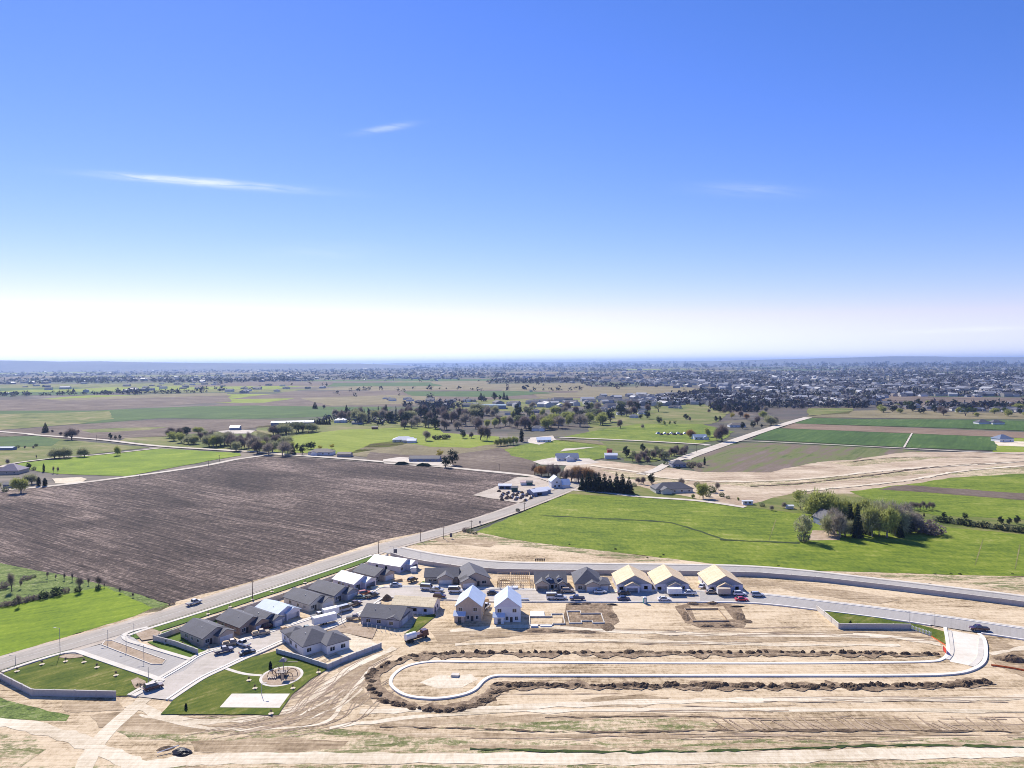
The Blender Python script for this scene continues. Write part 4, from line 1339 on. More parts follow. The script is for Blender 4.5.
def fbox(mb, fx, s0, s1, d0, d1, z0, z1, mi=0):
    vs = [fx(s, d, z) for z in (z0, z1) for s, d in ((s0, d1), (s1, d1), (s1, d0), (s0, d0))]
    mb.add(vs, [(3, 2, 1, 0), (4, 5, 6, 7), (0, 1, 5, 4), (1, 2, 6, 5), (2, 3, 7, 6), (3, 0, 4, 7)], mi)


def roof_mb(blk, ov=.45, th=.2):
    x0, x1, y0, y1 = blk['r']
    h = blk['h'] + blk.get('z', 0) + .02
    p = blk.get('p', .42)
    mb = MB()
    t = blk.get('roof', 'gx')
    if t == 'none':
        return None
    if t in ('gx', 'gy'):
        if t == 'gx':
            a, b, c0, c1, ax = y0, y1, x0 - ov, x1 + ov, 'x'
        else:
            a, b, c0, c1, ax = x0, x1, y0 - ov, y1 + ov, 'y'
        m, hw = (a + b) / 2, (b - a) / 2
        poly = [(a - ov, h - ov * p), (m, h + hw * p), (b + ov, h - ov * p), (b + ov, h - ov * p + th), (m, h + hw * p + th), (a - ov, h - ov * p + th)]
        if ax == 'y':
            poly = poly[::-1]
        mb.prism(poly, ax, c0, c1)
    elif t == 'hip':
        X0, X1, Y0, Y1 = x0 - ov, x1 + ov, y0 - ov, y1 + ov
        z0 = h - .02
        z1 = z0 + th
        w, d = X1 - X0, Y1 - Y0
        r = min(w, d) / 2
        zr = z1 + r * p
        if w >= d:
            ra, rb = (X0 + r, (Y0 + Y1) / 2, zr), (X1 - r, (Y0 + Y1) / 2, zr)
            fs = [(4, 5, 9, 8), (5, 6, 9), (6, 7, 8, 9), (7, 4, 8)]
        else:
            ra, rb = ((X0 + X1) / 2, Y0 + r, zr), ((X0 + X1) / 2, Y1 - r, zr)
            fs = [(4, 5, 8), (5, 6, 9, 8), (6, 7, 9), (7, 4, 8, 9)]
        vs = [(x, y, z) for z in (z0, z1) for x, y in ((X0, Y0), (X1, Y0), (X1, Y1), (X0, Y1))] + [ra, rb]
        mb.add(vs, [(3, 2, 1, 0), (0, 1, 5, 4), (1, 2, 6, 5), (2, 3, 7, 6), (3, 0, 4, 7)] + fs)
    elif t == 'shed':
        poly = [(y0 - ov, h), (y1, h + (y1 - y0) * p), (y1, h + (y1 - y0) * p + th), (y0 - ov, h + th)]
        mb.prism(poly, 'x', x0 - ov, x1 + ov)
    elif t == 'flat':
        mb.box(x0 - ov * .5, x1 + ov * .5, y0 - ov * .5, y1 + ov * .5, h, h + .25)
    return mb


def house(name, label, px, py, ang, blocks, wall, roof, openings=(), group=None, cat='house', yard=0, trim=M_trim, gable=None, scale=1.0, extras=None, anchor=None, low=False):
    """blocks: dicts with r=(x0,x1,y0,y1) metres, front towards local -y; the local origin goes to the pixel (px, py)"""
    p = P(px, py) if anchor is None else anchor
    root = thing(name, label, cat, (p.x, p.y, .06), R(ang), group)
    wm, gm = MB(), MB()
    for bi, b in enumerate(blocks):
        x0, x1, y0, y1 = b['r']
        z, h = b.get('z', 0), b['h']
        for f in 'fblr':
            if f in b.get('open', ''):
                continue
            fx, L = face_xf(b, f)
            holes = [(o[2], o[3], o[4], o[5]) for o in openings if o[0] == bi and o[1] == f]
            e = 0 if f in 'fb' else T
            for (s0, s1, z0, z1) in panel_cells(L, h, holes):
                a0 = max(s0, e) if s0 == 0 else s0
                a1 = min(s1, L - e) if s1 == L else s1
                fbox(wm, fx, a0, a1, -T, 0, z + z0, z + z1)
        t = b.get('roof', 'gx')
        pt = b.get('p', .42)
        if t == 'gx':
            m, hw = (y0 + y1) / 2, (y1 - y0) / 2
            for c in ((x0, x0 + T), (x1 - T, x1)):
                (gm if gable else wm).prism([(y0, z + h), (y1, z + h), (m, z + h + hw * pt)], 'x', *c)
        elif t == 'gy':
            m, hw = (x0 + x1) / 2, (x1 - x0) / 2
            for c in ((y0, y0 + T), (y1 - T, y1)):
                (gm if gable else wm).prism([(x1, z + h), (x0, z + h), (m, z + h + hw * pt)], 'y', *c)
        if b.get('floor', True) and not low:
            k_ = MB()
            k_.box(x0 + T, x1 - T, y0 + T, y1 - T, z + .0, z + .08)
            if bi == 0:
                k_.build('floor_slab', M_floor, root)
    wm.build('wall', wall, root)
    if gm.v:
        gm.build('gable', gable, root)
    for b in blocks:
        rm = roof_mb(b, b.get('ov', .45))
        if rm:
            rm.build('roof', b.get('rm', roof), root)
    for o in openings:
        bi, f, s, z, w, h, kind = o
        b = blocks[bi]
        fx, L = face_xf(b, f)
        z += b.get('z', 0)
        if kind == 'hole':
            continue
        if kind == 'garage':
            m = MB()
            for i in range(4):
                fbox(m, fx, s, s + w, -.13, -.06 - (i % 2) * .015, z + i * h / 4, z + (i + 1) * h / 4 - .02)
            m.build('garage_door', M_door, root)
        elif kind == 'door':
            m = MB()
            fbox(m, fx, s, s + w, -.14, -.06, z, z + h)
            d_ = m.build('door', M_door_dk, root)
            m = MB()
            fbox(m, fx, s + w - .15, s + w - .08, -.06, -.0, z + 1, z + 1.08)
            m.build('handle', M_steel, d_)
        else:
            m = MB()
            q = .09
            fbox(m, fx, s - q, s + w + q, .0, .05, z - q, z)
            fbox(m, fx, s - q, s + w + q, .0, .05, z + h, z + h + q)
            fbox(m, fx, s - q, s, .0, .05, z, z + h)
            fbox(m, fx, s + w, s + w + q, .0, .05, z, z + h)
            fbox(m, fx, s + w / 2 - .03, s + w / 2 + .03, -.05, .03, z, z + h)
            wd = m.build('window', trim, root)
            m = MB()
            fbox(m, fx, s, s + w, -.09, -.06, z, z + h)
            m.build('pane', M_glass, wd)
    if extras:
        extras(root)
    root.scale = (scale, scale, scale)
    return root


def B(x0, x1, y0, y1, h, roof='gx', **k):
    return dict(r=(x0, x1, y0, y1), h=h, roof=roof, **k)


def vents(*pts):
    def f(root):
        for x, y, z in pts:
            m = MB()
            m.tube((x, y, z), (x, y, z + .5), .09, .09, 6)
            m.build('roof_vent', M_steel, root)
    return f


GAR = lambda bi, s, w=4.8, kind='garage', f='f', h=2.2: (bi, f, s, 0.0, w, h, kind)
WIN = lambda bi, f, s, w=1.3, h=1.2, z=1.0: (bi, f, s, z, w, h, 'window')
DOOR = lambda bi, s, f='f', kind='door': (bi, f, s, 0, 1.0, 2.1, kind)
HOLE = lambda bi, f, s, w=1.2, h=1.2, z=1.0: (bi, f, s, z, w, h, 'hole')

# row along the arterial road: fronts face the street (towards lower right)
WANG = 54      # local +x runs along the street, front (-y) faces south east
# local origin = front left corner (seen from the street), i.e. the corner nearest the camera
west = []


def row_house(label, px, py, w=10.5, d=13, h=2.9, wall=M_sid_tan, roof=M_roof, kind='closed', p=.44, g=5.6, ang=WANG, gp=2.2, name='house', flip=False, ext=None, rmg=None, winds=True):
    gw = g
    if flip:
        blocks = [B(0, w, 0, d, h, 'gy', p=p), B(0, gw, -gp, 3, h, 'gy', p=p)]
        go, dx = .5, gw + .8
    else:
        blocks = [B(0, w, 0, d, h, 'gy', p=p), B(w - gw, w, -gp, 3, h, 'gy', p=p)]
        go, dx = .5, w - gw - 1.8
    if rmg:
        blocks[1]['rm'] = rmg
    gk = {'closed': 'garage', 'open': 'hole'}[kind]
    wk = 'window' if kind == 'closed' else 'window'
    ops = [GAR(1, go, gw - 1.0, gk)]
    ops.append((0, 'f', dx, 0, 1.0, 2.1, 'door' if kind == 'closed' else 'hole'))
    if winds:
        ops += [WIN(0, 'f', (dx + 1.6) if flip else .8), WIN(0, 'l', d - 3.4, 1.2, 1.0), WIN(0, 'l', d - 7.2, 1.2, 1.0), WIN(0, 'l', 3, 1.5), WIN(0, 'b', 2.2), WIN(0, 'r', 4, 1.2)]
    return house(name, label, px, py, ang, blocks, wall, roof, ops, extras=ext or vents((w * .3, d * .4, h + w * .3 * p), (w * .7, d * .6, h + w * .3 * p)), group=None)


row_house('tan house with grey gable roof, first in the row, beside the boulevard', 203, 647.6, 9.6, 13.5, kind='closed', wall=M_sid_tan)
row_house('tan house with dark grey gable roof, second along the street from the boulevard', 240, 636.2, 9.6, 13.5, wall=M_sid_brown)
row_house('dark grey roofed blue house wedged left of the pale blue roofed one', 262, 630, 7, 12.5, wall=M_sid_blue, g=4)
row_house('unfinished house with pale blue roof underlay, right of the dark blue house', 275.5, 624.6, 9.6, 12.5, kind='open', wall=M_wrap, roof=M_under, gp=.8)
row_house('cream sided house with broad grey gable roof, left of its near twin in mid row', 309.5, 612.6, 9.6, 15, wall=M_sid_cream)
row_house('grey sided house with broad dark gable roof, right of its near twin in mid row', 334.5, 603.4, 9.6, 15, wall=M_sid_grey)
row_house('unfinished house with white and pale blue roof underlay and dark open garage in the row', 354, 591.6, 9.6, 12.5, kind='open', wall=M_wrap, roof=M_under2)
row_house('tan house with dark roof, last in the row before the bright white roof', 374.5, 583.4, 9.2, 12.5, wall=M_sid_tan)
house('house', 'unfinished house with bright white roof underlay at the far bend of the street', 400, 573.6, 63,
      [B(0, 10, 0, 17, 3.0, 'gy', p=.38), B(4.5, 10, -2.5, 2, 3.0, 'gy', p=.38)], M_wrap, M_under2, [GAR(1, .7, 4.2, 'hole'), HOLE(0, 'f', 1.0), HOLE(0, 'l', 4), HOLE(0, 'l', 9)])
# north side of the street: fronts face the camera
house('house', 'grey roofed house with white front garage gable by the long block wall', 425, 584.2, 2,
      [B(0, 13.5, 0, 9, 2.9, 'gx', p=.5), B(5.4, 11.6, -2.6, 4, 2.9, 'gy', p=.5)], M_sid_tan, M_roof, [GAR(1, .6, 5.0), WIN(0, 'f', 1.5), WIN(0, 'f', 3.4), WIN(0, 'l', 3), WIN(0, 'r', 3)], extras=vents((3, 3.6, 4.6), (10, 5, 4.8)))
house('house', 'tan house with large plain grey gable roof, turned towards the bend of the street', 461, 588, 14,
      [B(0, 12, 0, 14.5, 2.9, 'gy', p=.46), B(0, 5.6, -2, 2.5, 2.9, 'gy', p=.46)], M_sid_tan, M_roof, [GAR(1, .5, 4.6), DOOR(0, 6.6), WIN(0, 'f', 8.6, 1.8), WIN(0, 'r', 4), WIN(0, 'r', 9), WIN(0, 'l', 6)])


def dormers(root):
    for x, w in ((4.2, 2.6), (8.6, 2.0)):
        b = B(x, x + w, 1.2, 4.6, 1.2, 'gy', z=3.1, p=.55, ov=.25)
        m = MB()
        fx, L = face_xf(b, 'f')
        for (s0, s1, z0, z1) in panel_cells(w, 1.2, [(w / 2 - .45, .3, .9, .7)]):
            fbox(m, fx, s0, s1, -T, 0, 3.1 + z0, 3.1 + z1)
        m.box(x, x + T, 1.2 + T, 4.6, 3.1, 4.3)
        m.box(x + w - T, x + w, 1.2 + T, 4.6, 3.1, 4.3)
        m.prism([(x + w, 4.3), (x, 4.3), (x + w / 2, 4.3 + w / 2 * .55)], 'y', 1.2, 1.2 + T)
        d_ = m.build('dormer', M_sid_white, root)
        roof_mb(b, .25).build('dormer_roof', M_roof, d_)
    vents((2, 5, 5), (11, 6, 5))(root)


house('house', 'dark grey roofed house with dormers and an open garage, beside the timber framed shell', 535.4, 590.6, 0,
      [B(0, 12.2, 0, 11, 3.0, 'gx', p=.5), B(.2, 5.2, -1.8, 4, 3.0, 'gy', p=.55), B(9.2, 12.2, -1.2, 3, 3.0, 'gy', p=.6)], M_sid_tan, M_roof, [GAR(1, .5, 4.0, 'hole'), WIN(2, 'f', .7, 1.6), (0, 'f', 6.2, 0, 1, 2.1, 'hole'), WIN(0, 'f', 7.6, 1.0)], extras=dormers, trim=M_white)
house('house', 'grey hip roofed house with wide closed white garage, right of the dormered one', 575.4, 591.6, 0,
      [B(0, 10.4, 0, 14, 3.0, 'hip', p=.72), B(8.4, 13.4, -.8, 7, 2.9, 'hip', p=.45), B(4, 9.4, -1.6, 3, 3.0, 'gy', p=.45)], M_sid_tan, M_roof, [GAR(2, .5, 4.4), GAR(1, 1.4, 3.0), WIN(0, 'f', 1.1, 1.6), WIN(0, 'l', 4), WIN(0, 'l', 9)], extras=vents((3, 5, 5.6)))


def sheath(label, px, py, x_g, gk, w=13.4, d=14, blue=True):
    bl = [B(0, w, 0, d, 3.0, 'gy', p=.52, ov=.4), B(x_g, x_g + 5.4, -2.2, 3, 3.0, 'gy', p=.5, ov=.35, rm=M_osb)]
    return house('unfinished_house', label, px, py, 0, bl, M_wrap, M_osb, [GAR(1, .5, 4.2, 'hole'), HOLE(0, 'f', .7, 1.6, 2.1, 0), HOLE(0, 'f', w - 3, 1.4, 1.3, 1.0), HOLE(0, 'r', 4), HOLE(0, 'l', 6)] + gk, gable=M_sid_grey, cat='house')


sheath('unfinished house with bare board roof and grey gables, leftmost of the three boarded roofs', 617.6, 592.2, 2.8, [])
sheath('unfinished house with bare board roof, middle of the three boarded roofs', 655.6, 592.2, 4.6, [], 13.0, 15)
sheath('unfinished house with bare board roof, rightmost of the three, beside the red car', 708.5, 592.8, 3.2, [], 13.4, 15)
# south side
house('unfinished_house', 'long unfinished house with yellow board roof and house wrap walls on the corner', 392, 612.6, -12,
      [B(0, 15.5, 0, 8.5, 3.0, 'gx', p=.42)], M_wrap, M_osb_y, [HOLE(0, 'f', 4.6, 1, 2.1, 0), HOLE(0, 'f', 8, 1.4), HOLE(0, 'f', 12, 1.2), HOLE(0, 'r', 2, 1.6, 2.1, 0), HOLE(0, 'r', 5)], cat='house')
house('house', 'grey roofed house with a white picket yard fence, in front of the yellow board roof', 361, 624.6, -15,
      [B(0, 14.6, 0, 11, 2.9, 'gx', p=.46), B(10, 14.4, -.4, 8, 2.9, 'gy', p=.42)], M_sid_grey, M_roof, [WIN(0, 'f', 2, 1.5), WIN(0, 'f', 6, 1.5), WIN(1, 'f', .8, 1.4), GAR(0, 2, 4.8, 'garage', 'r'), WIN(0, 'l', 4)], extras=vents((4, 3, 4.4), (9, 4, 4.8)))
house('house', 'white walled house with dark hip roof behind the lawn with the play area', 302, 655.8, 40,
      [B(0, 10.5, -1, 12, 3.0, 'hip', p=.5), B(6, 13.5, -5, 4, 3.0, 'hip', p=.5), B(0, 6, 9, 16, 3.0, 'hip', p=.5)], M_sid_white, M_roof,
      [WIN(0, 'l', 3, 1.3), WIN(0, 'l', 7, 1.3), WIN(0, 'f', 1.2, 1.4), WIN(1, 'f', 1.0, 1.5), WIN(1, 'f', 4.6, 1.5), WIN(1, 'r', 3), WIN(2, 'l', 2), WIN(2, 'l', 4.6)], extras=vents((3, 4, 4.8), (10, -2, 4.6)))


def two_storey(label, px, py, ang, wall, gable_m, d=13):
    bl = [B(0, 9.6, 0, d, 5.9, 'gy', p=.75, ov=.4), B(-.4, 3.4, -1.6, 2.4, 2.8, 'gx', p=.5, rm=M_under)]
    ops = [(0, 'f', 5.6, 0, 1.0, 2.1, 'door'), WIN(0, 'f', 1.0, 1.4, 1.3, 3.9), WIN(0, 'f', 6.6, 1.4, 1.3, 3.9), WIN(0, 'f', 4.0, 1.0, 1.3, 1.0), WIN(0, 'f', 7.5, 1.0, 1.3, 1.0), WIN(0, 'r', 3), WIN(0, 'r', 7, z=3.9), WIN(0, 'l', 3, z=3.9), WIN(0, 'l', 8),
           (1, 'f', 1.4, 0, 1.2, 2.2, 'hole')]
    return house('unfinished_house', label, px, py, ang, bl, wall, M_under, ops, gable=gable_m, cat='house', scale=.93)


two_storey('two storey unfinished house with tan board walls and pale blue roof underlay', 456, 621.5, -4, plain('weathered_board_wall', (.5, .4, .31), .85, .12, 1), plain('weathered_board_wall', (.5, .4, .31)))
two_storey('two storey unfinished house with white wrapped walls and pale blue roof underlay', 495, 623, 0, M_sid_white, M_wrap)


# timber skeleton
def skeleton(label, px, py, W, D, H, seed):
    p = P(px, py)
    root = thing('timber_frame', label, 'house frame', (p.x, p.y, .06))
    r = random.Random(seed)
    s = MB()
    s.box(-.2, W + .2, -.2, D + .2, 0, .15)
    s.build('floor_slab', M_conc, root)
    for (a, b) in (((0, 0), (W, 0)), ((W, 0), (W, D)), ((W, D), (0, D)), ((0, D), (0, 0)), ((W * .4, 0), (W * .4, D)), ((0, D * .5), (W, D * .5)), ((W * .7, 0), (W * .7, D * .5))):
        m = MB()
        va, vb = Vector(a), Vector(b)
        L = (vb - va).length
        n = int(L / .8)
        for i in range(n + 1):
            q = va + (vb - va) * i / n
            m.box(q.x - .06, q.x + .06, q.y - .06, q.y + .06, .15, H)
        d = (vb - va).normalized()
        for z in (.152, H + .002):
            x0, x1 = sorted((va.x, vb.x))
            y0, y1 = sorted((va.y, vb.y))
            m.box(x0 - .07, x1 + .07, y0 - .07, y1 + .07, z, z + .12)
        m.build('stud_wall', M_wood, root)
    for i in range(5):
        m = MB()
        x = r.uniform(.5, W * .6)
        y = r.uniform(0, D - 1)
        m.box(x, x + r.uniform(2, 4), y, y + .8, .16, .5)
        m.build('board_stack', M_osb_y, root)
    return root


skeleton('open timber frame of a house beside the dormered house', 497.5, 589, 13, 12.5, 2.9, 1)


def foundation(label, px, py, outline, slabs, seed, walls_m=M_conc):
    p = P(px, py)
    root = thing('house_foundation', label, 'foundation', (p.x, p.y, .16))
    for i in range(len(outline)):
        a, b = Vector(outline[i]), Vector(outline[(i + 1) % len(outline)])
        m = MB()
        x0, x1 = sorted((a.x, b.x))
        y0, y1 = sorted((a.y, b.y))
        horiz = x1 - x0 > y1 - y0
        t = .14
        m.box(x0 + (t if not horiz else -t), x1 + (-t if not horiz else t), y0 + (-t if horiz else t), y1 + (t if horiz else -t), -.2, .55)
        m.build('foundation_wall', walls_m, root)
    for (x0, x1, y0, y1, z, mt) in slabs:
        m = MB()
        m.box(x0, x1, y0, y1, -.1, z)
        m.build('floor_slab', mt, root)
    return root


foundation('house foundation with a bright white slab beside the white two storey house', 530, 626.5,
           [(0, 0), (7.8, 0), (7.8, 1), (12, 1), (12, 10.5), (7.8, 10.5), (7.8, 8), (0, 8)], [(.4, 5.4, 7.4 + .8, 13, .5, M_white), (3.5, 7.4, -1.2, .4 - .6, .5, M_white), (.2, 2.6, -1.6, -.3, .7, M_white), (.3, 7.5, .3, 7.6, .06, M_dirt), (8.1, 11.7, 1.3, 10.2, .05, M_dirt)], 1)
foundation('bare stepped house foundation without slab, right of the white slabbed foundation', 569.5, 624.5,
           [(0, 0), (4.2, 0), (4.2, 2), (8, 2), (8, 0), (12, 0), (12, 9), (4.8, 9), (4.8, 11.5), (0, 11.5)], [(.3, 4, .3, 11.2, .04, M_dirt), (4.4, 11.7, 2.3, 8.7, .03, M_dirt)], 2)
foundation('low footing outline in the freshly dug dark dirt pit', 693, 622.5, [(0, 0), (12.2, 0), (12.2, 12), (0, 12)], [(2, 5, 8, 8.3, .2, M_wood), (7, 10, 3, 3.3, .2, M_wood)], 3, M_mulch)

# ---- farm buildings further out
FARM = 'farm building'


def simple(name, label, px, py, ang, w, d, h, wall, roof, rt='gx', p=.4, ops=(), cat='house', wing=None, group=None):
    bl = [B(0, w, 0, d, h, rt, p=p)]
    if wing:
        bl.append(B(*wing[:5], wing[5], p=p))
    return house(name, label, px, py, ang, bl, wall, roof, ops, cat=cat, group=group, low=True)


W3 = lambda n, w, z=1.0: [WIN(0, 'f', w * (i + .5) / n - .6) for i in range(n)]
simple('farm_house', 'tall white gabled farm house in front of the bare tree row', 551.5, 488.5, 10, 8, 9, 5, M_sid_white, M_under, 'gy', .8, [WIN(0, 'f', 2), WIN(0, 'f', 5), WIN(0, 'f', 3.2, z=3.6)], wing=(7.5, 13, -3, 5, 3, 'gx'))
simple('shed', 'pale metal roofed shed beside the white farm house', 533.5, 497, 28, 11, 9, 3, M_sid_blue, M_metal_w, 'gx', .3, [(0, 'f', 3, 0, 3.5, 2.4, 'hole')], 'shed', wing=(6, 16, 4, 12, 3, 'gx'))
simple('shed', 'low pink roofed shed at the back of the farm yard', 520.5, 486, 0, 5.5, 5, 2.6, M_sid_white, plain('pink_roof', (.6, .45, .42)), 'gx', .3, [], 'shed')
simple('shed', 'low green walled shed at the back of the farm yard', 526.6, 486, 0, 4.4, 5, 2.6, plain('green_wall', (.03, .12, .1)), M_roof, 'gx', .3, [], 'shed')
simple('shed', 'white roofed open shed at the left of the farm yard', 498.5, 489.6, -6, 9, 6, 2.8, M_sid_blue, M_metal_w, 'gx', .25, [HOLE(0, 'f', 1, 3, 2.2, 0), HOLE(0, 'f', 5, 3, 2.2, 0)], 'shed')
simple('shed', 'dark green shed in the middle of the farm yard', 511.5, 492.5, 0, 4.4, 5, 3.2, plain('dark_green_wall', (.03, .08, .075)), M_roof, 'gx', .3, [], 'shed')
simple('barn', 'white metal barn with curved looking roof on the tan field', 605, 459, -4, 11.5, 8, 3.4, M_sid_white, M_metal_w, 'gx', .4, [(0, 'r', 2, 0, 3, 2.6, 'hole')], 'barn')
simple('shed', 'small red roofed shed behind the white barn', 607.5, 453.6, 0, 4.5, 4, 3.4, M_red, M_red_roof, 'gx', .5, [], 'shed')
simple('farm_house', 'long grey blue roofed farm house beyond the pasture lane', 656, 494, 6, 26, 13, 3, M_sid_cream, M_roof, 'hip', .5, W3(5, 26), wing=(3, 10, -4, 6, 3, 'gy'))
simple('farm_house', 'grey roofed house among bare trees by the far road', 672.5, 467.5, 4, 12, 10, 3, M_sid_grey, M_roof, 'hip', .5, W3(3, 12))
simple('farm_house', 'blue roofed house beside the tall dark tree at the far road', 694.5, 440, 2, 15, 12, 3, M_sid_white, plain('blue_roof', (.2, .27, .38)), 'gx', .45, W3(3, 15), wing=(10, 16, -3, 9, 3, 'gy'))
simple('farm_house', 'white ranch house with grey roof beside the far road', 730, 427.4, 0, 22, 12, 3, M_sid_white, M_roof_br, 'hip', .4, W3(4, 22))
simple('farm_house', 'dark blue farm house hidden in the grove on the pasture', 822, 526.5, 6, 9.5, 9, 4, M_sid_blue, M_roof, 'gy', .8, [WIN(0, 'f', 2), WIN(0, 'f', 6)])
simple('shed', 'small white shed at the far end of the farm grove', 885, 531, 0, 6, 4, 2.4, M_sid_white, M_metal_w, 'gx', .3, [], 'shed')
simple('shed', 'small pale shed behind the right end of the farm grove', 906, 531.5, 0, 4, 4, 2.2, M_sid_blue, M_metal_w, 'gx', .3, [], 'shed')
simple('farm_house', 'dark blue roofed house with a pale drive on the green field', 557, 461.5, 3, 20, 13, 3.2, M_sid_white, plain('dusk_blue_roof', (.14, .18, .27)), 'gx', .5, W3(4, 20), wing=(8, 15, -4, 8, 3.2, 'gy'))
simple('farm_house', 'small pale blue roofed house at the end of the farm track', 537, 442.6, 0, 16, 11, 3, M_sid_white, M_under, 'gx', .4, W3(3, 16))
simple('farm_house', 'white farm house with long pale roof on the yellow-green field', 392.5, 442.6, 4, 24, 13, 3, M_sid_cream, M_sid_white, 'hip', .45, W3(4, 24), wing=(12, 24, -6, 6, 3, 'gx'))
simple('barn', 'small white barn right of the white farm house on the field', 407, 443.4, 0, 10, 9, 3, M_sid_white, M_metal_w, 'gx', .4, [], 'barn')
simple('farm_house', 'long low grey roofed house at the edge of the ploughed field', 409, 462, -4, 28, 11, 3, M_sid_blue, M_roof, 'gx', .35, W3(5, 28))
simple('farm_house', 'pale grey roofed house at the dark conifers beyond the ploughed field', 308, 455.4, -3, 24, 12, 3, M_sid_white, M_roof_br, 'hip', .45, W3(4, 24), wing=(4, 10, -4, 6, 3, 'gy'))
simple('shed', 'low pale shed right of the house at the dark conifers', 337, 457, -3, 13, 9, 2.6, M_sid_tan, M_roof_br, 'gx', .35, [], 'shed')
simple('barn', 'very long dark barn with pale metal roof behind the tree hedge', 271, 426.4, 8, 60, 18, 5, M_sid_blue, M_metal_w, 'gx', .2, [], 'barn')
simple('farm_house', 'white house at the right end of the long barn', 334, 423, 0, 18, 12, 4, M_sid_white, M_under2, 'hip', .5, [])
simple('shed', 'dark shed with purple roof left of the mixed tree belt', 351.6, 424.6, 0, 16, 9, 3, M_sid_blue, M_roof, 'gx', .4, [], 'shed')
simple('shed', 'small dark red shed on the edge of the yellow-green field', 371.6, 429.5, 0, 8, 6, 3, plain('rust_wall', (.2, .08, .06)), M_roof_br, 'gx', .35, [], 'shed')
simple('farm_house', 'purple grey roofed farm house at the left edge by the ploughed field', -5, 475, 6, 18, 16, 3, M_sid_tan, plain('purple_roof', (.19, .16, .22)), 'hip', .6, W3(3, 18))
simple('shed', 'dark blue shed behind the wide yellowish tree at the left edge', 3, 488.5, 0, 8, 6, 2.8, M_sid_blue, M_roof, 'gx', .35, [], 'shed')
simple('shed', 'long low white roofed shed on the left meadow', -3, 450.4, -2, 17, 7, 2.6, M_sid_blue, M_metal_w, 'gx', .25, [], 'shed')
simple('barn', 'pale blue barn at the end of the left clump', 229.5, 430.6, 4, 13, 10, 4, M_sid_blue, M_metal_w, 'gx', .5, [], 'barn')
simple('school_building', 'long school building with teal grey flat roof before the conifers', 471.6, 409, 0, 68, 34, 7, M_sid_blue, plain('teal_roof', (.2, .28, .33)), 'flat', .1, [], 'school', wing=(20, 68, -12, 2, 6, 'flat'))
simple('farm_house', 'blue hipped house on the dirt plot at the far right', 1000, 442.5, 5, 16, 13, 3.6, M_sid_white, plain('slate_blue_roof', (.16, .2, .28)), 'hip', .6, W3(2, 16))
simple('farm_house', 'dark grey house left of the far right pair behind the green strip', 979, 424.5, 0, 16, 12, 3, M_sid_white, M_roof, 'hip', .5, [])
simple('farm_house', 'dark grey house right of the far right pair behind the green strip', 993, 424.8, 0, 16, 12, 3, M_sid_white, M_roof, 'hip', .5, [])
simple('trailer_home', 'white trailer home behind the left end of the right pasture', 743, 505.2, -3, 6, 3, 2.4, M_sid_white, M_metal_w, 'gx', .15, [WIN(0, 'f', 1), WIN(0, 'f', 3.6)], 'trailer home')
simple('shed', 'tiny white shed left of the rear willow of the grove', 787, 509.6, 0, 4, 3, 2, M_sid_white, M_metal_w, 'gx', .3, [], 'shed')
# individual houses scattered in the middle distance
hr = random.Random(99)
shp = []
for wl, rf in ((M_sid_white, M_roof), (M_sid_tan, M_roof_br), (M_sid_cream, M_roof), (M_sid_grey, FH[4]), (M_sid_white, FH[6]), (M_sid_tan, FH[6])):
    for rt in ('hip', 'gx'):
        m = MB()
        b1, b2 = B(0, 16, 0, 11, 3, rt, p=.45), B(9, 15, -4, 5, 3, 'gy', p=.45)
        for b in (b1, b2):
            x0, x1, y0, y1 = b['r']
            m.box(x0, x1, y0, y1, 0, 3)
            if b['roof'] == 'gx':
                m.prism([(y0, 3), (y1, 3), (y0 / 2 + y1 / 2, 3 + (y1 - y0) / 2 * .45)], 'x', x0 + .01, x1 - .01)
            if b['roof'] == 'gy':
                m.prism([(x1, 3), (x0, 3), (x0 / 2 + x1 / 2, 3 + (x1 - x0) / 2 * .45)], 'y', y0 + .01, y1 - .01)
            q = roof_mb(b)
            m.add(q.v, q.f, 1)
        shp.append(m.mesh('small_house', [wl, rf]))


def hamlet(label, group, poly, n, seed, smin=.8, smax=1.2):
    r = random.Random(seed)
    a, b, c, d = PL(poly)
    for i in range(n):
        u, v = (i + r.random()) / n, r.random()
        p = (a * (1 - u) + b * u) * (1 - v) + (d * (1 - u) + c * u) * v
        o = obj('small_house', shp[r.randrange(len(shp))])
        o.location = (p.x, p.y, 0)
        s = r.uniform(smin, smax)
        o.scale = (s, s, s * 1.1)
        o.rotation_euler = (0, 0, r.choice((0, .1, 1.57, 3.1, -.2)))
        tag(o, label, 'house', group)


hamlet('small farm house among the bare trees of the middle distance', 'houses among the middle distance trees', [(512, 433), (600, 428), (690, 405), (512, 412)], 24, 1)
hamlet('small house in the village by the school', 'village houses by the school', [(380, 404), (470, 405), (470, 399), (380, 399)], 14, 2)
hamlet('tiny pale building at the far left farms', 'far left farm buildings', [(130, 390), (290, 393), (290, 385), (130, 384)], 26, 3, 1, 1.8)
hamlet('dark roofed suburban house in the estate beyond the green strips', 'estate houses beyond the green strips', [(790, 408), (870, 405), (880, 396), (700, 398)], 60, 4)
hamlet('suburban house in the row below the far brown band', 'houses below the far brown band', [(880, 409), (1040, 416), (1040, 405), (880, 403.5)], 40, 5)
hamlet('suburban house in the estate above the far brown band', 'houses above the far brown band', [(880, 396.5), (1040, 398), (1040, 391), (880, 390)], 60, 6)
hamlet('dark roofed suburban house in the large estate left of the brown band', 'houses of the large estate', [(690, 398), (880, 396), (880, 388), (690, 388)], 70, 7)
wood('between the houses of the far estate', 'trees between the far estate houses', [(700, 408), (880, 408), (880, 398), (700, 398)], 34, ['round', 'purple', 'bare', 'round', 'bud'], (8, 14), 1.4, 31)
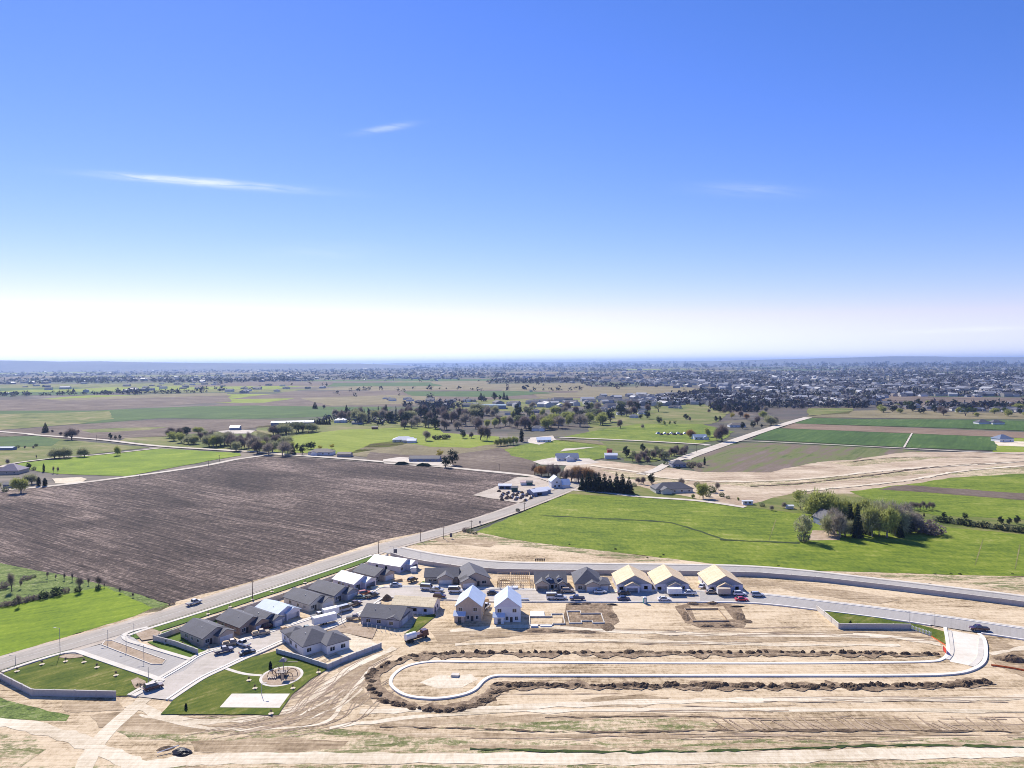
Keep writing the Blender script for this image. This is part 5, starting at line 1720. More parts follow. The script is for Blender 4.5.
wood('in front of the houses below the far brown band', 'trees below the far brown band', [(880, 413), (1040, 420), (1040, 405), (880, 404)], 42, ['round', 'purple', 'bud', 'round', 'green', 'bud'], (9, 17), 1.5, 32)

# ================================================================== WALLS AND FENCES
make_wall('block_wall', [(391, 557), (405, 561.4), (425, 565.4), (458, 570.2), (497, 573.4), (540, 574.3), (580, 574.8), (640, 575), (700, 575.6), (760, 577.2), (820, 582), (900, 591.3), (960, 598.7), (1024, 607), (1180, 627), (1400, 662)], 2.0,
          'long grey block wall running along the new road above the houses', M_wall_grey, M_conc, .25, 9.0)
make_wall('block_wall', [(388, 558), (372, 565), (337, 579), (280, 599.5), (222, 619), (184, 631.5), (157, 641.5)], 1.9,
          'long grey block wall between the main road verge and the house backyards', M_wall_grey, None, .25, 9.0)
make_wall('yard_fence', [(153.7, 641.5), (175, 647), (198, 655.5)], 1.9, 'short grey fence around the first house beside the boulevard', M_wall_grey, None, .2, 4.0, 'fence')
make_wall('block_wall', [(-60, 664), (0, 680), (32, 696.4), (116, 698.3)], 1.9, 'grey block wall bordering the corner lawn at the lower left', M_wall_grey, None, .25, 6.0)
make_wall('yard_fence', [(277, 654.5), (300, 661), (327.5, 670.2), (352, 659.5), (381, 648.6)], 1.7, 'pale grey yard fence wrapping the white walled house beside the park lawn', M_fence, None, .15, 3.0, 'fence')
make_wall('block_wall', [(817, 611), (838.5, 629)], 1.9, 'short sunlit wall section at the left end of the triangular lawn', M_conc, None, .25, 6.0)  # sunlit side put into the colour: paler concrete than the grey walls
make_wall('block_wall', [(838.8, 629.4), (870, 629.6), (911, 630)], 1.9, 'straight grey block wall in front of the triangular lawn', M_wall_grey, None, .25, 6.0)


def picket(name, label, px, h, mat, gap=.5, rail=True, cat='fence', pw=.06, group=None):
    line = dens(PL(px), gap)
    c = line[len(line) // 2]
    root = thing(name, label, cat, (c.x, c.y, 0.05), 0, group)
    m = MB()
    m.box(-pw, pw, -pw, pw, 0, h)
    me = m.mesh('post', mat)
    for p in line[:100]:
        o = obj('post', me, root)
        o.location = (p.x - c.x, p.y - c.y, 0)
    if rail:
        for z in (h * .3, h * .85):
            m = MB()
            wall_mesh([p - c for p in line], z + .06, .05, m, z - .06)
            m.build('rail', mat, root)
    return root


picket('mesh_fence', 'pale see-through fence continuing right from the triangular lawn wall', [(911, 630.3), (931, 637)], 1.7, M_white, .45)
picket('post_fence', 'white posts of an unfinished yard fence below the grey roofed house', [(358, 625.5), (372, 629.5), (390, 633.5), (405, 637)], 1.8, M_white, 1.9, False)
picket('post_fence', 'row of white fence posts in front of the yellow board roofed house', [(413, 616.4), (437, 614.6)], 1.3, M_white, 1.6, False)


def soft_fence(name, label, px, h, mat):
    line = dens(PL(px), 1.5)
    line = [p + Vector((0, noise.noise(Vector((p.x * .7, p.y * .7, 2))) * .5)) for p in line]
    c = line[len(line) // 2]
    root = thing(name, label, 'barrier', (c.x, c.y, .05))
    wall_mesh([p - c for p in line], h, .06).build('mesh_panel', mat, root)
    for p in line[::3]:
        m = MB()
        m.tube((p.x - c.x, p.y - c.y - .1, 0), (p.x - c.x, p.y - c.y - .1, h + .25), .04, .04, 5)
        m.build('stake', M_wood, root)


soft_fence('orange_barrier', 'low orange mesh barrier at the corner of the triangular lawn', [(931, 637.2), (938, 641.5), (945, 646)], .5, M_orange)
soft_fence('orange_barrier', 'orange mesh barrier beside the dark earth heap at the right edge', [(991, 666.5), (1008, 668.8), (1024, 672), (1060, 678)], .7, M_orange)
p = P(945, 654)
s_ = thing('site_board', 'red board on posts at the inner corner of the loop road', 'sign', (p.x, p.y, .1), R(75))
m = MB(); m.box(-1.8, 1.8, -.04, .04, .4, 1.8); m.build('panel', M_red, s_)
for x in (-1.6, 1.6):
    m = MB(); m.box(x - .06, x + .06, .042, .16, 0, 1.9); m.build('post', M_white, s_)


# ================================================================== VEHICLES
def car_body_mesh(prof, W, cabin, tumble=.16, nm='body'):
    """prof: side outline (x, z) of the lower body; cabin: (x, z) outline of the greenhouse"""
    m = MB()
    n = len(prof)
    vs = []
    for s in (-1, 1):
        for x, z in prof:
            t = 1 - .04 * (abs(x) / 2.4) ** 2
            vs.append((x, s * W / 2 * t, z))
    f = [tuple(range(n)), tuple(range(2 * n - 1, n - 1, -1))] + [(i, n + i, n + (i + 1) % n, (i + 1) % n) for i in range(n)]
    m.add(vs, f)
    return m


def frustum(m, x0, x1, X0, X1, w0, w1, z0, z1):
    """bottom x0..x1 half width w0 at z0, top X0..X1 half width w1 at z1"""
    vs = [(x0, -w0, z0), (x1, -w0, z0), (x1, w0, z0), (x0, w0, z0), (X0, -w1, z1), (X1, -w1, z1), (X1, w1, z1), (X0, w1, z1)]
    m.add(vs, [(3, 2, 1, 0), (4, 5, 6, 7), (0, 1, 5, 4), (1, 2, 6, 5), (2, 3, 7, 6), (3, 0, 4, 7)])


SHAPES = {
    'sedan': dict(L=4.8, W=1.85, prof=[(-2.4, .35), (-2.4, .85), (-2.1, .95), (-1.2, .98), (1.0, .95), (2.0, .82), (2.4, .65), (2.4, .35)], cab=(-1.75, 1.15, -1.1, .35, .86, .66, .97, 1.45)),
    'suv': dict(L=4.9, W=1.95, prof=[(-2.45, .45), (-2.45, 1.05), (-2.3, 1.12), (1.1, 1.1), (2.2, .98), (2.45, .8), (2.45, .45)], cab=(-2.35, 1.25, -2.0, .45, .92, .74, 1.11, 1.78)),
    'van': dict(L=5.6, W=2.05, prof=[(-2.8, .4), (-2.8, 1.2), (1.8, 1.2), (2.6, 1.0), (2.8, .8), (2.8, .4)], cab=(-2.78, 2.0, -2.7, 1.1, .99, .88, 1.21, 2.3)),
    'pickup': dict(L=5.7, W=2.0, prof=[(-2.85, .55), (-2.85, 1.12), (1.3, 1.12), (2.6, 1.02), (2.85, .85), (2.85, .5)], cab=(-.75, 1.45, -.55, .75, .93, .76, 1.13, 1.85)),
}
CARM = {}


def car_meshes(kind):
    if kind in CARM:
        return CARM[kind]
    S = SHAPES[kind]
    c = S['cab']
    body = car_body_mesh(S['prof'], S['W'], c)
    roof = MB()
    frustum(roof, c[2] - .02, c[3] + .02, c[2] + .06, c[3] - .1, c[5] + .02, c[5] - .05, c[7] + .002, c[7] + .07)
    for x0, X0 in ((c[0], c[2]), (c[1], c[3])):     # corner pillars
        for s in (-1, 1):
            roof.tube((x0, s * c[4], c[6]), (X0, s * c[5], c[7]), .05, .05, 4)
    glass = MB()
    frustum(glass, c[0], c[1], c[2], c[3], c[4] - .03, c[5] - .02, c[6], c[7])
    if kind == 'pickup':
        bed = MB()
        bed.box(-2.75, -.85, -.85, .85, 1.121, 1.14)
    else:
        bed = None
    wh = MB()
    wh.tube((0, -.12, 0), (0, .12, 0), .36, .36, 12)
    rim = MB()
    rim.tube((0, -.13, 0), (0, .13, 0), .2, .2, 8)
    hl = MB()
    hl.box(-.03, .03, -.22, .22, -.09, .09)
    r = dict(body=body, roof=roof, glass=glass, bed=bed, wh=wh.mesh('wheel', M_tyre), rim=rim.mesh('rim', M_steel), hl=hl.mesh('headlight', M_white), tl=hl.mesh('taillight', M_red), gl=glass.mesh('window', M_glass), S=S)
    CARM[kind] = r
    return r


def vehicle(kind, paint, label, px, py, ang, cat=None, extra=None, name=None, scale=1.0):
    r = car_meshes(kind)
    p = P(px, py)
    root = thing(name or {'sedan': 'parked_car', 'suv': 'parked_car', 'van': 'parked_van', 'pickup': 'pickup_truck'}[kind], label, cat or {'sedan': 'car', 'suv': 'car', 'van': 'van', 'pickup': 'pickup truck'}[kind], (p.x, p.y, .34 if py < 1000 else 0), R(ang))
    root.location.z = lz(15.5, p.y) + .005
    b = r['body'].build('body', paint, root)
    r['roof'].build('roof', paint, root)
    obj('window', r['gl'], root)
    if r['bed']:
        r['bed'].build('cargo_bed', M_black, root)
    L = r['S']['L']
    for sx in (-1, 1):
        for sy in (-1, 1):
            w_ = obj('wheel', r['wh'], root)
            w_.location = (sx * L * .31, sy * (r['S']['W'] / 2 - .1), .36)
            obj('rim', r['rim'], w_)
    for sy in (-1, 1):
        h = obj('headlight', r['hl'], root)
        h.location = (L / 2 + .0, sy * .62, .74)
        h = obj('taillight', r['tl'], root)
        h.location = (-L / 2, sy * .66, .8)
    if extra:
        extra(root)
    root.scale = (scale, scale, scale)
    return root


def paint(name, c):
    k = NT(name)
    k.b.inputs['Coat Weight'].default_value = .6
    k.b.inputs['Coat Roughness'].default_value = .08
    k.b.inputs['Specular IOR Level'].default_value = .5
    f = k.noise((1.2, 1.2), 0, 3, .6)
    return k.done(k.ramp(f, [(.3, tuple(x * .9 for x in c)), (.7, tuple(min(1, x * 1.1) for x in c))]), .35)


PW, PS, PB, PD = paint('white_car_paint', (.75, .76, .78)), paint('silver_car_paint', (.45, .47, .5)), paint('navy_car_paint', (.03, .045, .12)), paint('black_car_paint', (.015, .015, .02))
PR, PM, PT, PG, PO = paint('red_car_paint', (.55, .015, .04)), paint('maroon_car_paint', (.06, .012, .022)), paint('tan_car_paint', (.42, .33, .24)), paint('green_car_paint', (.12, .17, .12)), paint('red_orange_paint', (.5, .12, .05))


def load(w, mat, nm='lumber_load', h=.5):
    def f(root):
        m = MB()
        m.box(-2.7, -.9, -.6, .6, 1.15, 1.15 + h * .6)
        m.box(-2.6, -1.0, -.4, .5, 1.15 + h * .6, 1.15 + h)
        m.build(nm, mat, root)
    return f


SA = 52
vehicle('pickup', PS, 'silver pickup truck driving alone on the main road', 194, 605.5, 56)
vehicle('suv', PM, 'dark maroon car at the bottom end of the pavement by the corner lawn', 153.5, 690.5, 40)
vehicle('pickup', PB, 'navy pickup truck parked in front of the first house in the row', 224, 653.8, 36)
vehicle('pickup', PW, 'white pickup truck in the driveway between the first two houses', 243, 647, 150)
vehicle('pickup', PT, 'tan pickup with yellowish load beside the first house driveway', 232, 646.5, 30, extra=load(1, M_wood))
vehicle('sedan', PD, 'black car parked across the street at the park lawn kerb', 247.3, 655.4, 36)
vehicle('pickup', PT, 'tan pickup with lumber on the bed in front of the dark blue house', 261, 636.2, 30, extra=load(1, M_osb))
vehicle('suv', PM, 'dark brown car in the driveway right of the lumber pickup', 267.5, 629.5, 60)
vehicle('pickup', PG, 'greenish pickup at the kerb behind the two white box trailers', 306.5, 632.5, 38)
vehicle('pickup', PW, 'white pickup truck half hidden left of the smaller white box trailer', 319, 618.5, 40)
vehicle('van', PS, 'grey van parked along the street in mid row', 345, 612.2, 42)
vehicle('pickup', PM, 'maroon pickup behind the grey van on the curving street', 354.6, 607, 44)
vehicle('pickup', PT, 'tan pickup by the corner of the picket fence house', 354.4, 620.6, 10)
vehicle('sedan', PG, 'small green car beside the red one at the bend', 360, 600, 10)
vehicle('suv', PO, 'orange red car in front of the white roofed house at the bend', 364.6, 596, 30)
vehicle('pickup', PD, 'dark pickup angled on the street bend beside the red and green cars', 372.4, 598.3, 50)
vehicle('sedan', PS, 'silver sedan parked past the bend in front of the dark house', 395.7, 587.4, 5)
vehicle('suv', PD, 'black car standing on the lot between white roof and grey roof', 412.6, 582.6, 55)
vehicle('van', PW, 'white van in front of the white garage gable', 427.5, 590.8, -10)
vehicle('pickup', PS, 'silver pickup right behind the white van', 436.8, 592.8, -12)
vehicle('van', PW, 'white van in front of the plain grey gable house', 455.4, 593.6, -2)
vehicle('suv', PM, 'dark maroon car at the end of the yellow board roof', 439.6, 599, -6)
vehicle('sedan', PD, 'black car between the two storey houses on the street', 493, 595.6, 0)
vehicle('van', PW, 'white van on the street below the dormered house', 553.5, 600, 0)
vehicle('suv', PS, 'silver car touching the front of the white van below the dormers', 560.4, 600.6, 0)
vehicle('sedan', PD, 'dark car parked in front of the open dormered garage', 557, 594.4, 0)
vehicle('suv', PT, 'tan car parked right of the dark one below the dormers', 568, 593.6, 0)
vehicle('pickup', PB, 'navy blue pickup truck on the street above the stepped foundation', 577, 601.2, 180)
vehicle('sedan', PW, 'white car in front of the hip roofed garage', 600, 594, 0)
vehicle('sedan', PD, 'black sedan, upper of the two side by side on the street', 623.6, 595.6, 0)
vehicle('sedan', PB, 'dark blue sedan, lower of the two side by side on the street', 623.6, 601.3, 0)
vehicle('sedan', PW, 'small white car at the kerb right of the portable toilet', 664, 601.8, 0)
vehicle('pickup', PW, 'white pickup right of the white box trailer at the boarded roofs', 689, 596, 180)
vehicle('suv', PW, 'white car right of the tan box trailer', 739.5, 596.6, 0)
vehicle('sedan', PR, 'bright red sedan on the street near the rightmost boarded house', 741.5, 602, 0)
vehicle('suv', PS, 'silver car, last on the street to the right', 757.4, 597.6, 0)
vehicle('pickup', PM, 'dark maroon pickup on the street at the loop road junction', 979, 631.8, 170)
vehicle('sedan', PT, 'small tan car left of the tan box trailer', 711.5, 594.6, 0)
vehicle('sedan', PW, 'white car on the gravel left of the rightmost boarded house', 702, 588.5, 60)
vehicle('pickup', PW, 'white pickup between the two storey houses', 485.8, 609.5, 70)


def box_trailer(label, px, py, ang, L, H, mat, W=2.3):
    p = P(px, py)
    root = thing('box_trailer', label, 'trailer', (p.x, p.y, lz(15.5, p.y) + .005), R(ang))
    m = MB()
    m.box(-L / 2, L / 2, -W / 2, W / 2, .65, .65 + H)
    m.build('box', mat, root)
    m = MB()
    for s in (-1, 1):
        m.tube((L / 2, s * W * .3, .55), (L / 2 + 1.3, 0, .5), .06, .06, 4)
    m.build('tow_bar', M_steel, root)
    for sy in (-1, 1):
        for dx in (-.55, .55):
            w_ = obj('wheel', car_meshes('van')['wh'], root)
            w_.location = (dx - .4, sy * (W / 2 - .02), .36)
    m = MB()
    m.box(-L / 2 - .04, -L / 2, -W / 2 + .1, W / 2 - .1, .75, .55 + H)
    m.build('rear_door', M_trim, root)


M_boxw = plain('white_trailer_skin', (.75, .75, .75), .45, .05)
M_boxt = plain('tan_trailer_skin', (.5, .42, .33), .5, .08)
box_trailer('larger white box trailer on the street beside the corner house roof', 324.5, 625, 38, 8.2, 2.4, M_boxw)
box_trailer('smaller white box trailer behind the larger one at the kerb', 330.6, 617, 38, 5.6, 2.2, M_boxw)
box_trailer('white box trailer in front of the middle boarded roof', 674.5, 596.2, 180, 5.4, 2.0, M_boxw)
box_trailer('tan box trailer between the white pickup and the white car', 723.5, 596.4, 0, 4.8, 2.1, M_boxt)

# water truck
p = P(417, 640)
wt = thing('tank_truck', 'maroon cab truck with a white water tank on the dirt beside the small lawn', 'truck', (p.x, p.y, .15), R(42))
m = MB(); frustum(m, 1.7, 4.0, 1.8, 3.7, 1.1, .95, .8, 2.7); m.box(-.3, 1.6, -1.0, 1.0, .8, 1.9); m.build('cab', PM, wt)
m = MB(); frustum(m, 3.72, 4.01, 3.6, 3.75, .9, .8, 1.7, 2.4); m.build('windscreen', M_glass, wt)
m = MB(); m.tube((-4.4, 0, 1.9), (-.6, 0, 1.9), 1.05, 1.05, 14); m.build('tank', M_white, wt)
m = MB(); m.box(-4.4, 3.8, -.6, .6, .55, .8); m.build('chassis', M_black, wt)
for x in (-3.6, -2.4, 2.9):
    for s in (-1, 1):
        w_ = obj('wheel', car_meshes('van')['wh'], wt)
        w_.location = (x, s * 1.0, .45)
        w_.scale = (1.25, 1.6, 1.25)

# black tarpaulin heap at the lower left
def heap_mesh(nm, mat, L, W, H, seed, nx=12, ny=10, rough=.35, p=.8):
    r = random.Random(seed)
    m = MB()
    for j in range(ny + 1):
        for i in range(nx + 1):
            u, v = i / nx * 2 - 1, j / ny * 2 - 1
            e = max(0, 1 - (u * u + v * v)) ** p
            nz_ = noise.noise(Vector((u * 2.1 + seed, v * 2.1, seed))) * rough + noise.noise(Vector((u * 5 + seed, v * 5, 1))) * rough * .6
            rr = 1 + .15 * noise.noise(Vector((u * 2, v * 2, seed + 9)))
            m.v.append((u * L / 2 * rr, v * W / 2 * rr, max(-.08, H * e * (1 + nz_) - .06)))
    for j in range(ny):
        for i in range(nx):
            m.f.append((j * (nx + 1) + i, j * (nx + 1) + i + 1, (j + 1) * (nx + 1) + i + 1, (j + 1) * (nx + 1) + i))
            m.m.append(0)
    return m.mesh(nm, mat, False)


def heap(name, label, px, py, L, W, H, mat, ang=0, seed=1, cat='earth heap', group=None, z=None, me=None):
    p = P(px, py)
    o = obj(name, me or heap_mesh(name, mat, L, W, H, seed))
    o.location = (p.x, p.y, lz(9, p.y) + .02 if z is None else z)
    o.rotation_euler = (0, 0, R(ang))
    tag(o, label, cat, group)
    return o


heap('tarpaulin_heap', 'glossy black tarpaulin heap at the dirt track in the lower left', 182, 753.5, 5.2, 3.4, 1.0, M_black, -28, 3, 'tarpaulin', z=.2)
heap('debris_pile', 'dark scrap and branches piled left of the black tarpaulin', 166, 749.5, 4.2, 2.4, .5, M_spoil, 12, 5, 'debris pile', z=.2)
p = P(168, 753)
m = MB(); m.tube((-1.9, -1.2, .55), (1.9, 1.3, .9), .11, .11, 7)
o = m.build('white_pipe', M_white); o.location = (p.x, p.y, .2); tag(o, 'white pipe lying across the black tarpaulin heap', 'pipe')

# earth heaps along the loop road
hm = [heap_mesh('earth_heap', M_spoil, 1, 1, 1, s, 11, 9, .9, .6) for s in range(6)]
hr2 = random.Random(3)


def heap_row(label, group, px, step, size, hgt, skip=.1, jit=.6):
    line = dens(smooth_line(PL(px), 6), step)
    for p in line:
        if hr2.random() < skip:
            continue
        o = obj('earth_heap', hm[hr2.randrange(6)])
        s = size * hr2.uniform(.45, 1.35)
        o.location = (p.x + hr2.uniform(-jit, jit), p.y + hr2.uniform(-jit, jit), .22)
        o.rotation_euler = (0, 0, hr2.uniform(-.5, .5) + (3.14 if hr2.random() < .5 else 0))
        o.scale = (s * hr2.uniform(1, 1.9), s, hgt * hr2.uniform(.4, 1.5))
        tag(o, label, 'earth heap', group)


heap_row('small brown earth heap in the row above the straight loop road', 'earth heaps above the loop road', [(445, 654), (520, 653.5), (620, 653.5), (740, 653.5), (860, 653.8), (935, 655)], 2.1, 2.0, .6, .12, .35)
heap_row('dark brown earth heap in the row below the straight loop road', 'earth heaps below the loop road', [(500, 686), (560, 686), (640, 686.4), (740, 687), (860, 687), (960, 686), (985, 683)], 1.25, 2.5, .6, .05, .8)
heap_row('dark brown earth heap in the ring around the rounded loop end', 'earth heaps around the loop end', [(445, 655), (420, 656), (395, 662), (373, 672), (370, 682), (378, 696), (400, 706), (430, 711), (462, 709), (485, 701), (500, 690)], 1.15, 2.3, .42, .04, .8)
heap('earth_heap', 'large dark earth heap by the orange barrier at the right edge', 1013, 661, 7, 4, 1.5, M_spoil, -10, 8)
heap('earth_heap', 'flat rubble heap left of the large dark one at the right edge', 1002, 659.5, 5, 3, .5, M_spoil, 0, 9)
for i, (x, y, L, W, H) in enumerate([(686, 617, 3.2, 11, .8), (693, 604.6, 5, 3, .9), (712, 604.4, 5, 2.6, .9), (739, 617, 4.4, 9, .9), (747, 622, 4, 4, .6), (707, 627, 6, 2.2, .7), (727, 626.5, 6, 2.2, .7)]):
    heap('earth_heap', 'excavated brown earth piled around the square dug pit', x, y, L, W, H, M_spoil, (i * 7) % 20 - 10, 20 + i, group='earth around the square pit', z=.15)
for i, (x, y, L, W, H) in enumerate([(536, 632, 8, 3, .5), (557, 632, 7, 3, .6), (585, 632.6, 8, 3, .6), (608, 628, 5, 9, .6), (612, 616, 4, 7, .6), (566.5, 618, 1.6, 11, .5), (575, 605, 7, 2, .7), (586, 604.6, 5, 2, .6)]):
    heap('earth_heap', 'loose brown earth around the stepped house foundations', x, y, L, W, H, M_spoil, (i * 11) % 16 - 8, 40 + i, group='earth around the stepped foundations', z=.15)
heap('lumber_pile', 'dark tilted lumber pile on the kerb above the square pit area', 612, 605.5, 5, 1.6, .6, M_black, -8, 60, 'lumber pile', z=.2)
heap('lumber_pile', 'long dark pile at the kerb right of the square pit', 737, 607.5, 6.5, 1.3, .5, M_black, 3, 61, 'lumber pile', z=.2)
heap('rubble_pile', 'brown and grey rubble heap at the far end of the street bend', 387, 600.4, 4, 3, 2.0, M_spoil, 30, 62, 'rubble pile', z=.2)
for i in range(34):
    heap('junk_pile', 'dark junk and scrap rows in the farm yard beside the main road', 499 + (i % 12) * 2.9 + (i * 7 % 5) * .7, 492.5 + (i // 12) * 2.6 + (i * 5 % 7) * .45 + (i % 12) * .2, 3.4, 2.2, 1.5, (M_spoil, M_pole, M_spoil, M_steel, M_roof_br)[i % 5], i * 20, 70 + i, 'scrap', 'scrap in the farm yard', z=.5)
for i in range(9):
    heap('junk_pile', 'parked scrap beside the meadow left of the far road', 658 + i * 3.3, 434.2 + (i % 2), 6, 4, 2, M_spoil if i % 2 else M_steel, i * 33, 90 + i, 'scrap', 'scrap on the meadow', z=.8)
for i, x in enumerate((402, 424)):
    heap('hedge', ['clipped dark hedge, left of the two before the long low farm house', 'clipped dark hedge, right of the two before the long low farm house'][i], x, 465 + i * 1.4, 14, 3, 2.6, L_conifer, -6, 110 + i, 'hedge', z=.5)

M_churn = ground_mat('churned_earth', S4((.09, .058, .034), (.2, .14, .088), (.34, .25, .16), (.54, .42, .29)), 4, 0, (4, 1.4), 1.2, w=(.2, .3, .5), bump=1.0, bd=.5)
for pts, w_ in (([(440, 655.5), (520, 655), (620, 655), (740, 655), (860, 655), (940, 656.5)], 1.6), ([(490, 688), (560, 686.6), (640, 687), (740, 687.6), (860, 687.4), (960, 686), (990, 682)], 1.7), ([(445, 656), (420, 657.5), (396, 663.6), (376, 673), (373, 682), (381, 695), (402, 704), (430, 708.6), (460, 707), (482, 699.6), (496, 690)], 2.1)):
    ribbon('churned_earth', dens(smooth_line(PL(pts), 6), 1.3), -w_, w_, 12.6, M_churn, wob=3.0)
sheet('churned_earth', [(675, 607), (690, 604), (722, 604), (739, 606), (749, 622), (743, 628), (702, 629), (684, 623)], 8.6, M_churn, .8, 1.5)
sheet('churned_earth', [(566, 604.6), (612, 604.2), (618, 622), (607, 631), (575, 634), (530, 634), (526, 628), (560, 629)], 8.6, M_churn, .8, 1.5)
sheet('dirt_ground', [(690, 607), (724, 607), (734, 620.5), (696, 621)], 8.8, M_dirt, .4, 1.5)
# stacks and materials on the lots
def stack(label, px, py, ang, L, W, H, mat, nm='lumber_stack', cat='lumber', group=None):
    p = P(px, py)
    m = MB()
    k = max(1, int(H / .25))
    rr = random.Random(int(px * 7))
    for i in range(k):
        dx, dy = rr.uniform(-.15, .15), rr.uniform(-.1, .1)
        m.box(-L / 2 + dx, L / 2 + dx, -W / 2 + dy, W / 2 + dy, i * H / k + .001 * i, (i + 1) * H / k)
    o = m.build(nm, mat)
    o.location = (p.x, p.y, .2)
    o.rotation_euler = (0, 0, R(ang))
    tag(o, label, cat, group)


stack('yellowish lumber stack on the lot at the street bend', 377, 588.6, 20, 5, 2, .6, M_osb_y)
stack('brown lumber stack in front of the white roofed bend house', 398, 581.5, 35, 3.2, 2, 1, M_wood)
stack('white material stack at the right end of the bend house', 413.5, 572.6, 10, 2.4, 2, 2.2, M_white, 'material_stack', 'building material')
stack('pale board stack on the kerb by the grey house porch', 283.5, 632.4, 40, 1.6, 1.6, 1.8, M_wood)
stack('low pile of boards left of the pale board stack', 289, 629.2, 40, 3.4, 1.2, .4, M_wood)
stack('brown crate of timber right of the tan two storey house', 485.2, 603.6, 20, 2.2, 2.2, 1.8, M_wood)
stack('white wrapped bundle right of the timber frame shell', 512.5, 589.6, 0, 4, 2.6, 1.0, M_white, 'material_stack', 'building material')
stack('grey material bundle behind the white two storey house', 523, 601.6, 0, 4, 1.6, 1.0, M_steel, 'material_stack', 'building material')
stack('low lumber stack left of the leftmost boarded house', 614.5, 593.6, 0, 3, 1.6, .6, M_osb_y)
stack('lumber stack right of the middle boarded house', 701, 584, 80, 4, 1.6, .6, M_osb_y)
stack('pair of concrete manhole risers inside the loop end', 455, 677.5, -8, 2.2, 1.6, .8, M_conc, 'concrete_riser', 'concrete block')


# ================================================================== STREET FURNITURE
def lamp(label, px, py, h, group=None, arm=1.2, ang=180):
    p = P(px, py)
    r_ = thing('street_lamp', label, 'street lamp', (p.x, p.y, .1), R(ang), group)
    m = MB(); m.tube((0, 0, 0), (0, 0, h), .09, .06, 7); m.build('pole', M_lamp, r_)
    m = MB(); m.tube((0, 0, h - .05), (arm, 0, h + .15), .04, .04, 5); m.build('arm', M_lamp, r_)
    m = MB(); m.box(arm - .1, arm + .6, -.14, .14, h + .1, h + .22); m.build('lamp_head', M_lamp, r_)
    m = MB(); m.tube((0, 0, -.05), (0, 0, .35), .22, .2, 8); m.build('base', M_conc, r_)


lamp('tall street lamp at the rear corner of the lower left lawn', 60.2, 655.5, 8.5)
lamp('street lamp standing at the left tip of the boulevard median', 108, 644.3, 4.6)
lamp('street lamp in the middle of the boulevard median', 126.3, 651.5, 4.8)
lamp('street lamp at the right part of the boulevard median', 144, 661.5, 5.0)
lamp('street lamp at the corner of the entry sidewalk above the maroon car', 148.6, 684.5, 5)
lamp('street lamp beside the mulch bed at the upper boulevard corner', 134, 634.4, 3.6)
lamp('thin street lamp on the left edge of the corner lawn', 15.5, 666.5, 3.2)
lamp('street lamp on the curb in front of the corner house at the bend', 341.5, 622.5, 5.5)
lamp('street lamp in front of the leftmost of the three boarded houses', 641, 592.6, 5)
lamp('street lamp at the far right junction, upper corner', 934.8, 627.5, 5)
lamp('street lamp on the triangular lawn near the picket fence', 909.8, 623.5, 4)
lamp('street lamp at the new road junction with the main road', 393.5, 557.5, 5)
lamp('street lamp beside the grey road sign at the long wall', 421, 562, 4)
lamp('thin pole of the basketball hoop at the park court', 261.8, 697, 3.6, None, .8, 0)  # hoop pole made from the street lamp parts; no lamp stands here


def power_pole(label, px, py, h, group):
    p = P(px, py)
    r_ = thing('utility_pole', label, 'utility pole', (p.x, p.y, .1), ART + R(90), group)
    m = MB(); m.tube((0, 0, 0), (0, 0, h), .17, .11, 7); m.build('pole', M_pole, r_)
    m = MB(); m.box(-1.1, 1.1, .12, .22, h - .7, h - .55); m.build('crossarm', M_pole, r_)
    for x in (-.95, 0, .95):
        m = MB(); m.tube((x, .17, h - .55), (x, .17, h - .3), .06, .04, 6); m.build('insulator', M_glass, r_)


PPG = 'utility poles along the main road'
for px, py, h in ((252.6, 599.5, 7.5), (378.6, 554.5, 6.5), (420.6, 542.2, 6.5), (443.4, 539.2, 6.5), (471.4, 530.6, 5.5), (524.6, 511.5, 5.5)):
    power_pole('brown wooden utility pole standing along the main road', px, py, h, PPG)
for px, py, h in ((499.3, 470.8, 6), (140, 482.5, 6), (208.5, 467, 6), (219.5, 461.5, 6), (96.5, 441, 7), (696.5, 453, 8), (187, 448, 6)):
    power_pole('thin dark utility pole standing in the far fields', px, py, h, 'utility poles in the far fields')


def sign(label, px, py, w, h, mat, ang=0):
    p = P(px, py)
    r_ = thing('road_sign', label, 'sign', (p.x, p.y, .1), R(ang))
    m = MB(); m.box(-w / 2, w / 2, -.05, .05, .9, .9 + h); m.build('sign_panel', mat, r_)
    for x in (-w * .4, w * .4):
        m = MB(); m.box(x - .05, x + .05, .051, .15, 0, .9 + h); m.build('post', M_pole, r_)


sign('large dark sign board at the corner where the new road meets the main road', 395.5, 555, 1.5, 1.8, M_roof, 10)
sign('tall dark sign board on the verge beyond the road junction', 451, 539, 1.2, 2.0, M_roof, 10)
sign('small dark sign farther along the main road', 480, 524.8, .8, 1.2, M_roof, 10)
# mailboxes
p = P(540, 562.4)
mbx = thing('mailbox_cluster', 'row of five dark mailboxes on posts beside the new road', 'mailboxes', (p.x, p.y, .1))
for i in range(5):
    x = (i - 2) * .95
    m = MB(); m.box(x - .3, x + .3, -.25, .25, .7, 1.6); c_ = m.build('mailbox', M_black, mbx)
    m = MB(); m.box(x - .08, x + .08, -.08, .08, 0, .7); m.build('post', M_black, mbx)
# portable toilet
p = P(645, 603.8)
pt = thing('portable_toilet', 'teal portable toilet on the near kerb below the boarded houses', 'portable toilet', (p.x, p.y, .2))
m = MB(); m.box(-.6, .6, -.6, .6, 0, 2.1); m.build('cabin', M_bluebin, pt)
m = MB(); frustum(m, -.66, .66, -.45, .45, .66, .45, 2.1, 2.4); m.build('roof', M_white, pt)
m = MB(); m.box(-.4, .4, -.63, -.6, .15, 1.9); m.build('door', M_trim, pt)


